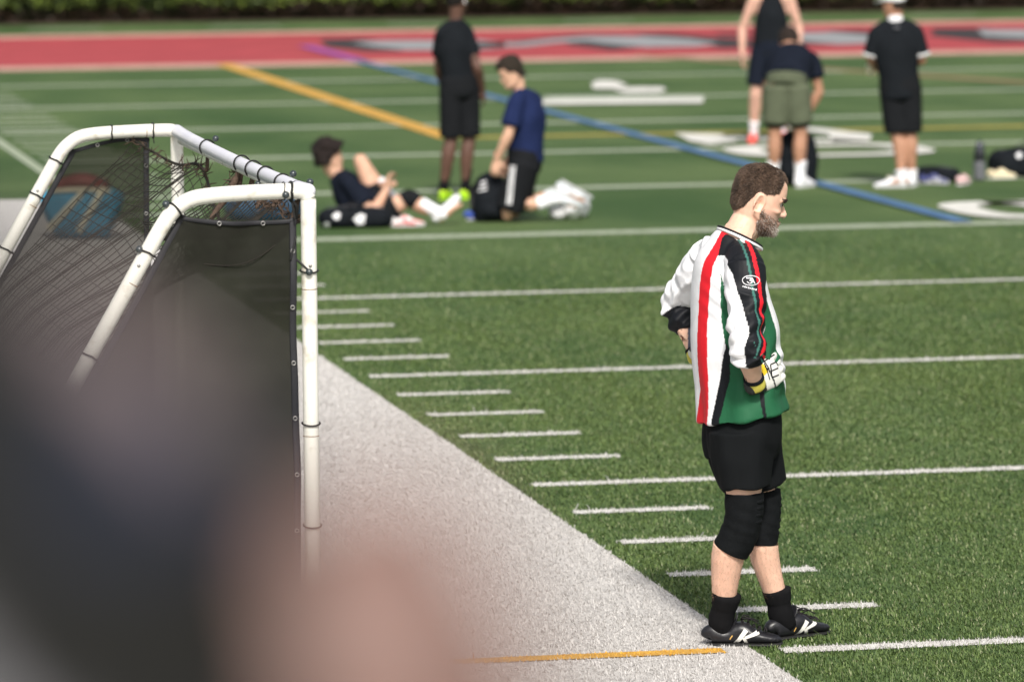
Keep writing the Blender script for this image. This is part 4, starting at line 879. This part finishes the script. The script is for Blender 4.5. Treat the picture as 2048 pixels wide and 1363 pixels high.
        g = Geo(); g.add(V, F); pn = link('mesh_panel', g.mesh('mesh_panel'), see_through('panel_mesh_near' if k == 0 else 'panel_mesh_far', (.017, .017, .013) if k == 0 else (.013, .012, .010), .03 if k == 0 else .22, .12), root)
        g = Geo()
        R_ = [V[j*(nx+1)+nx] for j in range(nz+1)]; T_ = [V[i] for i in range(nx+1)]; L_ = [V[j*(nx+1)] for j in range(nz+1)]
        g.tube([p+A(-.010, -.004, 0) for p in R_], [(.012, .003)]*len(R_), (1, 0, 0), n=8, sub=1); g.tube([p+A(0, -.004, -.008) for p in T_], [(.008, .003)]*len(T_), (0, 0, 1), n=8, sub=1); g.tube([p+A(.01, -.004, 0) for p in L_], [(.012, .003)]*len(L_), (1, 0, 0), n=8, sub=1)
        link('hem', g.mesh('hem'), mat('panel_hem', (.022, .022, .026), .6, .15, 20, spec=.3), pn)
        for j in range(4, nz, 7):
            g = Geo(); p = np.array(R_[j])+A(-.012, -.009, 0); g.tube([p+A(math.cos(t)*.0065, 0, math.sin(t)*.0065) for t in np.linspace(0, 2*math.pi, 13)], [.002]*13, (0, 1, 0), n=6, sub=1, closed=True); link('grommet', g.mesh('grommet'), steel, pn)
        for i in (12, 26):
            g = Geo(); p = np.array(T_[i])+A(0, -.009, -.010); g.tube([p+A(math.cos(t)*.0065, 0, math.sin(t)*.0065) for t in np.linspace(0, 2*math.pi, 13)], [.002]*13, (0, 1, 0), n=6, sub=1, closed=True); link('grommet', g.mesh('grommet'), steel, pn)
        if k == 0:   # cords from panel corners to the frame
            g = Geo(); rg = np.random.default_rng(4)
            for P_, R0 in (([np.array(T_[-1]), np.array(T_[-1])+A(.0, -.02, .04), W((X0-.06, YN, H-.03))], [.008, .006, .006]), ([np.array(R_[5]), W((X0, YN-.03, H-.27))], [.004, .004]),
                           ([np.array(R_[5])+A(-.02, -.01, .0), np.array(R_[3])+A(.0, -.01, .02)], [.004, .003]), ([np.array(T_[0]), W((X0-.445, YN, H-.055))], [.006, .005])):
                g = Geo(); g.tube(P_, R0, (0, 1, .1), n=8); link('cord', g.mesh('cord'), blk, pn)
    # the net: strands from the far top bar and its torn edge down to the back
    mn = mat('net_cord', (.020, .017, .013), .8, .3, 30); mfr = mat('frayed_cord', (.075, .050, .036), .9, .4, 80)
    ctrl = np.array([(X0-.17, YF+.0, H-.045), (X0-.05, YF-.35, H-.115), (X0+.0, YF-.75, H-.10), (X0-.02, YF-1.3, H-.22), (X0-.06, YF-2.0, H-.32), (X0-.20, YF-2.9, H-.30), (X0-.42, YN+.02, H-.10)])
    E1 = lambda t: cr(ctrl, 20)[int(round(t*120))]
    def E2(t): return lerp(A(X0-.80, YF+.02, H-.62), A(X0-.74, YN+.02, H-.55), t)
    def E3(t): return lerp(A(X0-1.40, YF+.02, .06), A(X0-1.40, YN+.02, .06), t)
    rg = np.random.default_rng(5)
    def netp(s, t):
        a, b, c = E1(s), E2(s)*2-.5*E1(s)-.5*E3(s), E3(s)
        p = (1-t)**2*a+2*t*(1-t)*b+t*t*c
        return p+A(.06, 0, -.10)*math.sin(min(1, t*2)*math.pi)*.5*(.6+.6*math.sin(s*3))+A(.05, 0, 0)*math.sin(math.pi*t)
    g = Geo(); ns, ntt = 46, 34
    for i in range(ns+1):
        s = i/ns; off = rg.normal()*.1/ns
        g.tube(W([netp(min(1, max(0, s+off+.012*math.sin(t*20+i))), t) for t in np.linspace(0, 1, 40)]), [.0021]*40, (0, 0, 1), n=4, sub=1)
    for j in range(1, ntt+1):
        t = (j/ntt)**1.1
        g.tube(W([netp(s, min(1, t+.0015*math.sin(s*25+j*2))) for s in np.linspace(0, 1, 60)]), [.0019]*60, (0, 0, 1), n=4, sub=1)
    net = link('net', g.mesh('net'), mn, root)
    g = Geo(); g2 = Geo()
    def fray(p, n, ln, dz=0):
        for _ in range(n):
            q = np.array(p); d = nrm(rg.normal(size=3)+A(0, 0, dz)); P = [q]
            for k in range(3): d = nrm(d+rg.normal(size=3)*.5); q = q+d*ln*rg.uniform(.2, .5); P.append(q)
            g2.tube(W(P), [.0028, .0024, .002, .0012], (0, 0, 1), n=4, sub=2)
    Pe = [E1(t) for t in np.linspace(0, 1, 90)]
    g.tube(W(Pe), [.0060]*90, (0, 0, 1), n=6, sub=1)
    for p in Pe[::2][:34]: fray(p, 3, .045)
    # second torn piece still tied below the crossbar near the camera
    def npc(s, t):
        y = yat(.50)+(yat(.995)-yat(.50))*s; top = A(X0-.005, y, H-.055-.045*abs(math.sin(s*9))); bot = A(X0-.40+.05*s, yat(.62)+(yat(1.0)-yat(.62))*s+.03, H-.20-.04*math.sin(s*8))
        return lerp(top, bot, t)+A(0, 0, -.07)*math.sin(math.pi*t)
    for i in range(47):
        s = i/46; a0 = .10*abs(math.sin(i*2.3)); g.tube(W([npc(s, a0+(1-a0)*t) for t in np.linspace(0, 1, 14)]), [.0021]*14, (0, 0, 1), n=4, sub=1)
        fray(npc(s, a0*.7), 4, .035, -.3)
    for j in range(1, 15): g.tube(W([npc(s, j/14) for s in np.linspace(0, 1, 40)]), [.0019]*40, (0, 0, 1), n=4, sub=1)
    for q in (.545, .63, .72, .835, .935): s = (q-.5)/.495; g2.tube(W([A(X0, yat(q), H-.035), npc(s, .03), npc(s+.02, .10)]), [.008, .012, .007], (0, 1, 0), n=8)
    g2.tube(W([A(X0, yat(.27), H-.04), A(X0-.01, yat(.27)-.05, H-.10), E1(.35), E1(.42)]), [.007, .008, .006, .004], (1, 0, 0), n=7)
    g2.tube(W([A(X0-.01, yat(.545), H-.045), A(X0-.06, yat(.56), H-.12), A(X0-.13, yat(.58), H-.20)]), [.012, .013, .010], (1, 0, 0), n=8)
    link('net_fragment', g.mesh('net_fragment'), mn, root); link('frayed_edge', g2.mesh('frayed_edge'), mfr, net)['kind'] = 'stuff'
goal()
# ------------------------------------------------------------------ bags, bottles and loose boots on the turf
def wp(lx, ly, o):   # camera-yaw-aligned offset from a ground point
    c, s = math.cos(-YAW), math.sin(-YAW); return (o[0]+lx*c-ly*s, o[1]+lx*s+ly*c)
def bag(name, label, loc, L, W_, H_, m, rz=0, logo=None, handle=True, seed=0, slump=.15, group=None):
    root = thing(name, label, name.split('_')[-1] if '_' in name else name, (*loc, 0), rz-YAW, group)
    g = Geo(); P = [(-L/2, 0, H_*.42), (-L/2*.8, 0, H_*.46), (0, 0, H_*.5), (L/2*.8, 0, H_*.44), (L/2, 0, H_*.40)]
    g.tube(P, [(W_/2*.75, H_*.36), (W_/2, H_*.45), (W_/2*1.02, H_*.5), (W_/2, H_*.44), (W_/2*.7, H_*.34)], (0, 1, 0), n=24, sub=6, cap=.5, pw=.75)
    me = remesh(g, 'fabric', .012, 2); crumple(me, H_*.10*slump/.15*.6, 9/max(.3, L)*1.2, seed, .5); V = getv(me); V[:, 2] = np.maximum(V[:, 2], .004); setv(me, V); b = link('fabric', me, m, root)
    g = Geo(); g.tube([(-L*.42, 0, H_*.93), (0, 0, H_*1.02), (L*.42, 0, H_*.92)], [(.008, .004)]*3, (0, 1, 0), n=8); link('zip', g.mesh('zip'), mat('zip_grey', (.10, .10, .11), .5), root)
    if handle:
        g = Geo()
        for q in (-1, 1): g = Geo(); g.tube([(-L*.16, q*W_*.36, H_*.80), (-L*.10, q*W_*.30, H_*1.10), (0, q*W_*.26, H_*1.18), (L*.10, q*W_*.30, H_*1.10), (L*.16, q*W_*.36, H_*.80)], [(.014, .004)]*5, (0, 1, 0), n=8); link('handle', g.mesh('handle'), mat('strap_black', (.02, .02, .022), .7), root)
        pass
    if logo:
        bv = BVHTree.FromPolygons([v.co for v in me.vertices], [p.vertices[:] for p in me.polygons])
        for (x, z, sz, pts) in logo: decal(bv, A(x, -W_*.5, z), A(1, 0, 0), A(0, 0, 1), [([(a*sz, c_*sz) for a, c_ in p_], w_*sz) for p_, w_ in pts], 'logo', M_white, b, .004, .008)
    return root
M_bag = mat('bag_black', (.008, .010, .013), .8, .2, 8, bump=.3, bscale=80, spec=.1)
blob = [([(-.5, -.2), (.0, .25), (.5, .1)], .55), ([(-.3, -.35), (.4, -.25)], .4)]
bag('duffel_bag', 'black duffel bag with white logos under the seated curly-haired man', wp(.05, -.24, (1.682, 10.437)), .52, .24, .165, M_bag, 0, [(-.14, .10, .050, blob), (.04, .075, .078, blob), (-.22, .03, .045, blob)], seed=3)
bag('gym_bag', 'black gym bag lying at the right edge beside the bottle', wp(.12, .0, (8.15, 13.9)), .62, .32, .26, M_bag, .1, [(-.12, .20, .045, blob)], seed=5, slump=.22)
bag('black_pouch', 'small soft black pouch on the turf between white boots and bottle', wp(.0, .12, (7.32, 13.45)), .34, .2, .13, M_bag, -.3, None, False, seed=6, slump=.35)
def backpack(label, loc, h, wdt, m, rz=0, mark=False, seed=1):
    root = thing('backpack', label, 'backpack', (*loc, 0), rz-YAW)
    g = Geo(); g.tube([(0, 0, .02), (0, 0, h*.3), (0, .01, h*.7), (.0, .02, h*.92), (0, .02, h)], [(wdt*.48, .12), (wdt*.52, .14), (wdt*.48, .12), (wdt*.38, .09), (wdt*.2, .05)], (1, 0, 0), n=24, sub=5, cap=.3, pw=.75)
    me = remesh(g, 'fabric', .012, 2); crumple(me, .012, 14, seed, .5); V = getv(me); V[:, 2] = np.maximum(V[:, 2], .004); setv(me, V); b = link('fabric', me, m, root)
    g = Geo(); g.tube([(0, -.11, h*.1), (0, -.145, h*.25), (0, -.12, h*.45)], [(wdt*.34, .02), (wdt*.36, .04), (wdt*.30, .015)], (1, 0, 0), n=16); link('front_pocket', g.mesh('front_pocket'), m, root)
    g = Geo()
    for q in (-1, 1): g.tube([(q*wdt*.25, .08, h*.9), (q*wdt*.45, .16, h*.6), (q*wdt*.4, .12, h*.15)], [(.025, .006)]*3, (1, 0, 0), n=8)
    g.tube([(-.03, .02, h*.97), (0, .02, h*1.08), (.03, .02, h*.97)], [.006]*3, (0, 1, 0), n=6); link('strap', g.mesh('strap'), mat('strap_black', (.02, .02, .022), .7), root)
    if mark:
        bv = BVHTree.FromPolygons([v.co for v in me.vertices], [p.vertices[:] for p in me.polygons])
        for k in range(3): decal(bv, A(-.08, -.14, h*.68+k*.03), A(1, 0, 0), A(0, 0, 1), [([(-.03+k*.01, 0), (.03, .016)], .010)], 'logo', M_white, b, .004, .006)
backpack('black backpack standing in front of the kneeling man in navy', wp(-.19, .05, (2.982, 10.392)), .36, .26, M_bag, .2, True)
backpack('black backpack on the turf between the feet of the bent-over man', wp(.07, .25, (5.953, 13.281)), .46, .36, M_bag, 0, False, 4)
def boot_pair(label, loc, m, ms, az, L=.28, group=None, tilt=0):
    root = thing('loose_boot', label, 'boot', (*loc, 0), -YAW, group); b, _ = shoe(A(0, 0, .09), (math.cos(az), math.sin(az), 0), 1, m, ms, root, name='upper', L=L)
    g = Geo(); o = A(0, 0, .09); g.ball(A(0, 0, .083), (.026, .022, .008), 10); link('opening', g.mesh('opening'), M_bk, root); return root
boot_pair('white and red loose boot lying by the seated man', wp(.36, -.22, (1.682, 10.437)), mat('boot_white_red', (.75, .72, .72), .5, .3, 12, col2=(.72, .12, .12), thr=(.5, .62)), M_solew, .15)
boot_pair('cream and white loose boot left of it with red sole', wp(.30, -.05, (1.682, 10.437)), M_bw, M_coral, 2.2)
boot_pair('small blue and white loose boot beside the black backpack', wp(-.33, .12, (2.982, 10.392)), mat('boot_blue', (.05, .10, .42), .5, .3, 12), M_solew, .2, .24)
boot_pair('cream loose boot standing behind the white shoe of capped man', wp(-.06, .25, (6.862, 13.051)), mat('boot_cream', (.70, .70, .50), .5, .1, 12), M_solew, 1.4, .24)
boot_pair('pale pink loose boot on turf left of the bottle', wp(0, -.04, (7.42, 13.13)), mat('boot_pink', (.80, .55, .55), .5, .2, 14), M_solew, 1.2, .26)
boot_pair('cream and yellow loose boot lying right of the bottle', wp(.10, .02, (7.82, 13.75)), mat('boot_cream2', (.72, .62, .42), .5, .2, 14), M_solew, .1, .24)
boot_pair('navy and white loose boot nearest to the capped man', wp(0, 0, (7.18, 13.33)), mat('boot_navy', (.06, .07, .20), .5, .2, 14, col2=(.6, .6, .6), thr=(.55, .65)), M_solew, -.4, .25)
# bottle
root = thing('water_bottle', 'tall grey and black sports bottle standing by the gym bag', 'bottle', (7.74, 13.62, 0), 0)
g = Geo(); g.tube([(0, 0, .004), (0, 0, .02), (0, 0, .15), (0, 0, .165)], [.045, .052, .052, .050], (1, 0, 0), n=24, sub=3, cap=.1); link('bottle_body', g.mesh('bottle_body'), mat('bottle_grey', (.13, .135, .15), .35, .1, spec=.5), root)
g = Geo(); g.tube([(0, 0, .165), (0, 0, .25), (0, 0, .262)], [.051, .050, .042], (1, 0, 0), n=24, sub=3, cap=.2); link('cap', g.mesh('cap'), mat('bottle_black', (.012, .014, .018), .3, .1, spec=.6), root)
g = Geo(); g.tube([(0, 0, .26), (-.005, 0, .30), (0, 0, .325)], [.034, .030, .022], (1, 0, 0), n=20, sub=3); g.tube([(.02, 0, .27), (.045, 0, .30), (.02, 0, .325)], [.007]*3, (0, 1, 0), n=8); link('spout', g.mesh('spout'), mat('bottle_black2', (.03, .035, .05), .25, .1, spec=.7), root)
# white towel behind the kneeling man
root = thing('towel', 'bunched white towel lying behind the feet of the kneeling man', 'towel', (*wp(.44, .30, (2.982, 10.392)), 0), -YAW); root.scale = (.82, .82, .82)
g = Geo(); g.ball((0, 0, .09), (.13, .11, .09), 20); g.ball((.10, .02, .10), (.085, .08, .08), 16); g.ball((-.13, 0, .06), (.09, .1, .07), 16); me = remesh(g, 'cloth', .01, 2); crumple(me, .018, 22, 8, .7); link('cloth', me, M_white, root)
# cup held by the capped man
root = thing('cup', 'cream paper cup in the left hand of the capped man', 'cup', (*wp(-.240, .165, (6.862, 13.051)), .975), -YAW)
g = Geo(); g.tube([(0, 0, -.03), (0, 0, .055)], [.028, .036], (1, 0, 0), n=20, cap=.1); link('cup_wall', g.mesh('cup_wall'), mat('cup_cream', (.75, .70, .48), .6, .05), root)
g = Geo(); g.tube([(math.cos(t)*.036, math.sin(t)*.036, .056) for t in np.linspace(0, 2*math.pi, 21)], [.003]*21, (0, 0, 1), n=6, sub=1, closed=True); link('rim', g.mesh('rim'), M_white, root)
# things behind the goal
def crate_bag():
    root = thing('equipment_bag', 'blue equipment bag with cream bands and red lid behind the goal', 'equipment bag', (-.48, 9.7, 0), -YAW); root.scale = (.8, .8, .9)
    mb_ = mat('bag_blue', (.035, .20, .32), .6, .2, 6, bump=.2); mc_ = mat('bag_cream', (.52, .48, .36), .7, .1); mr_ = mat('bag_red', (.16, .04, .035), .6, .2, 6)
    g = Geo(); g.tube([(-.30, 0, .21), (-.26, 0, .22), (0, 0, .23), (.26, 0, .22), (.30, 0, .21)], [(.16, .17), (.2, .205), (.21, .215), (.2, .205), (.16, .17)], (0, 1, 0), n=24, sub=4, pw=.6, cap=.3)
    me = remesh(g, 'fabric', .012, 2); crumple(me, .012, 9, 3); link('fabric', me, mb_, root)
    g = Geo(); g.tube([(-.24, -.02, .46), (0, -.02, .50), (.22, -.02, .46)], [(.17, .045), (.2, .06), (.17, .045)], (0, 1, 0), n=20, sub=4, pw=.7); link('lid', g.mesh('lid'), mr_, root)
    g = Geo()
    for a, b in (((-.30, .10), (.02, .40)), ((-.02, .08), (.22, .44))): g.tube([(a[0], -.225, a[1]), (lerp(a[0], b[0], .5), -.235, lerp(a[1], b[1], .5)), (b[0], -.20, b[1])], [(.028, .008)]*3, (1, 0, 0), n=8)
    g.tube([(-.28, -.16, .415), (0, -.19, .43), (.27, -.16, .415)], [(.02, .02)]*3, (0, 1, 0), n=8)
    link('band', g.mesh('band'), mc_, root)
crate_bag()
bag('kit_bag', 'blue kit bag seen just under the near top bar of the goal', wp(0, 0, (1.10, 11.0)), .55, .28, .26, mat('kit_blue', (.02, .05, .09), .6, .2, 8), 0, None, True, seed=9)
# ------------------------------------------------------------------ stand and the spectator close to the lens
g = Geo()
for k, (y0, y1, h) in enumerate(((-22.5, -21.8, .42), (-23.25, -22.5, .84), (-24.7, -23.25, 1.284), (-25.5, -24.7, 1.32), (-27, -25.5, 1.36))):
    g.box((-4, (y0+y1)/2, h/2-.002*k), (7, (y1-y0)/2-.002, h/2-.002*k))
tag(link('bleacher_steps', g.mesh('bleacher_steps', False), mat('concrete', (.34, .33, .31), .9, .15, 3)), 'grey concrete bleacher steps under the spectator in front of the camera', 'bleachers')
def spectator():
    base = A(-4.101, -24.313, 1.286)
    # built facing the pitch (+y local), right shoulder toward +x
    J = JJ(head=(-.125, .05, 1.665), neck=(0, 0, 1.560), sR=(.165, .0, 1.428), sL=(-.165, .0, 1.42), eR=(.245, .04, 1.10), eL=(-.24, .03, 1.13), wR=(.22, .24, .96), wL=(-.20, .2, .98), hR=(.09, 0, .90), hL=(-.09, 0, .90), kR=(.10, .02, .48), kL=(-.10, .02, .48),
           aR=(.11, 0, .088), aL=(-.11, 0, .088), pelvis=(0, 0, .95), chest=(0, .0, 1.28), hf=(-.3, 1, -.1), tR=(.2, 1, 0), tL=(-.2, 1, 0), pnR=(-1, 0, 0), pnL=(1, 0, 0))
    root = thing('person', 'blurred spectator in sleeveless dark top with bare shoulder close to the camera', 'person', tuple(base), -YAW)
    me, M = build_body(J, 1.05, .010, 1.0, arm=1.1)
    link('hair', hair_mesh(J['head'], M, 1.0, .016, .5, hair_all, 'hair', 4, 38), mat('hair_brown', (.06, .035, .02), .8, .4, 60), root); eyes(J['head'], M, 1.0, root, M_eyew, M_eyei)
    tk = shirt(J, 1.05, A(0, 0, .86), [(.19, .135), (.185, .13), (.185, .13), (.183, .135), (.160, .10)], sleeves=False, neckr=.068, crum=.006, vox=.010)
    V = getv(tk); col = np.tile(A(.012, .012, .011), (len(V), 1)); col[(V[:, 2] > 1.475) & (V[:, 0] > .12)] = A(.014, .018, .032)
    st = V[:, 2]-(1.4785-(V[:, 0]-.1376)*1.246); col[(st > .018) & (V[:, 0] < .150)] = A(.20, .155, .155); col[st < -.075] = A(.20, .195, .21); col[st < -.100] = A(.06, .10, .02); vcol(tk, col)
    link('tank_top', tk, mat('tank_cloth', rough=.85, var=.1, vcol=True, spec=.2), root)
    g = Geo(); hd = A(1, 0, 0); sh = shorts(J, 1.05, .95, r0=.11, r1=.105); link('shorts', sh, M_sk, root)
    tuck(me, [tk, sh]); link('body', me, mat('skin_spectator', (.19, .115, .098), .55, .08, 10, sss=.1), root)
    for S in 'RL': sock(J, S, 1, .3, M_wsock, root); shoe(J['a'+S], J['t'+S], 1, M_bw, M_solew, root)
spectator()
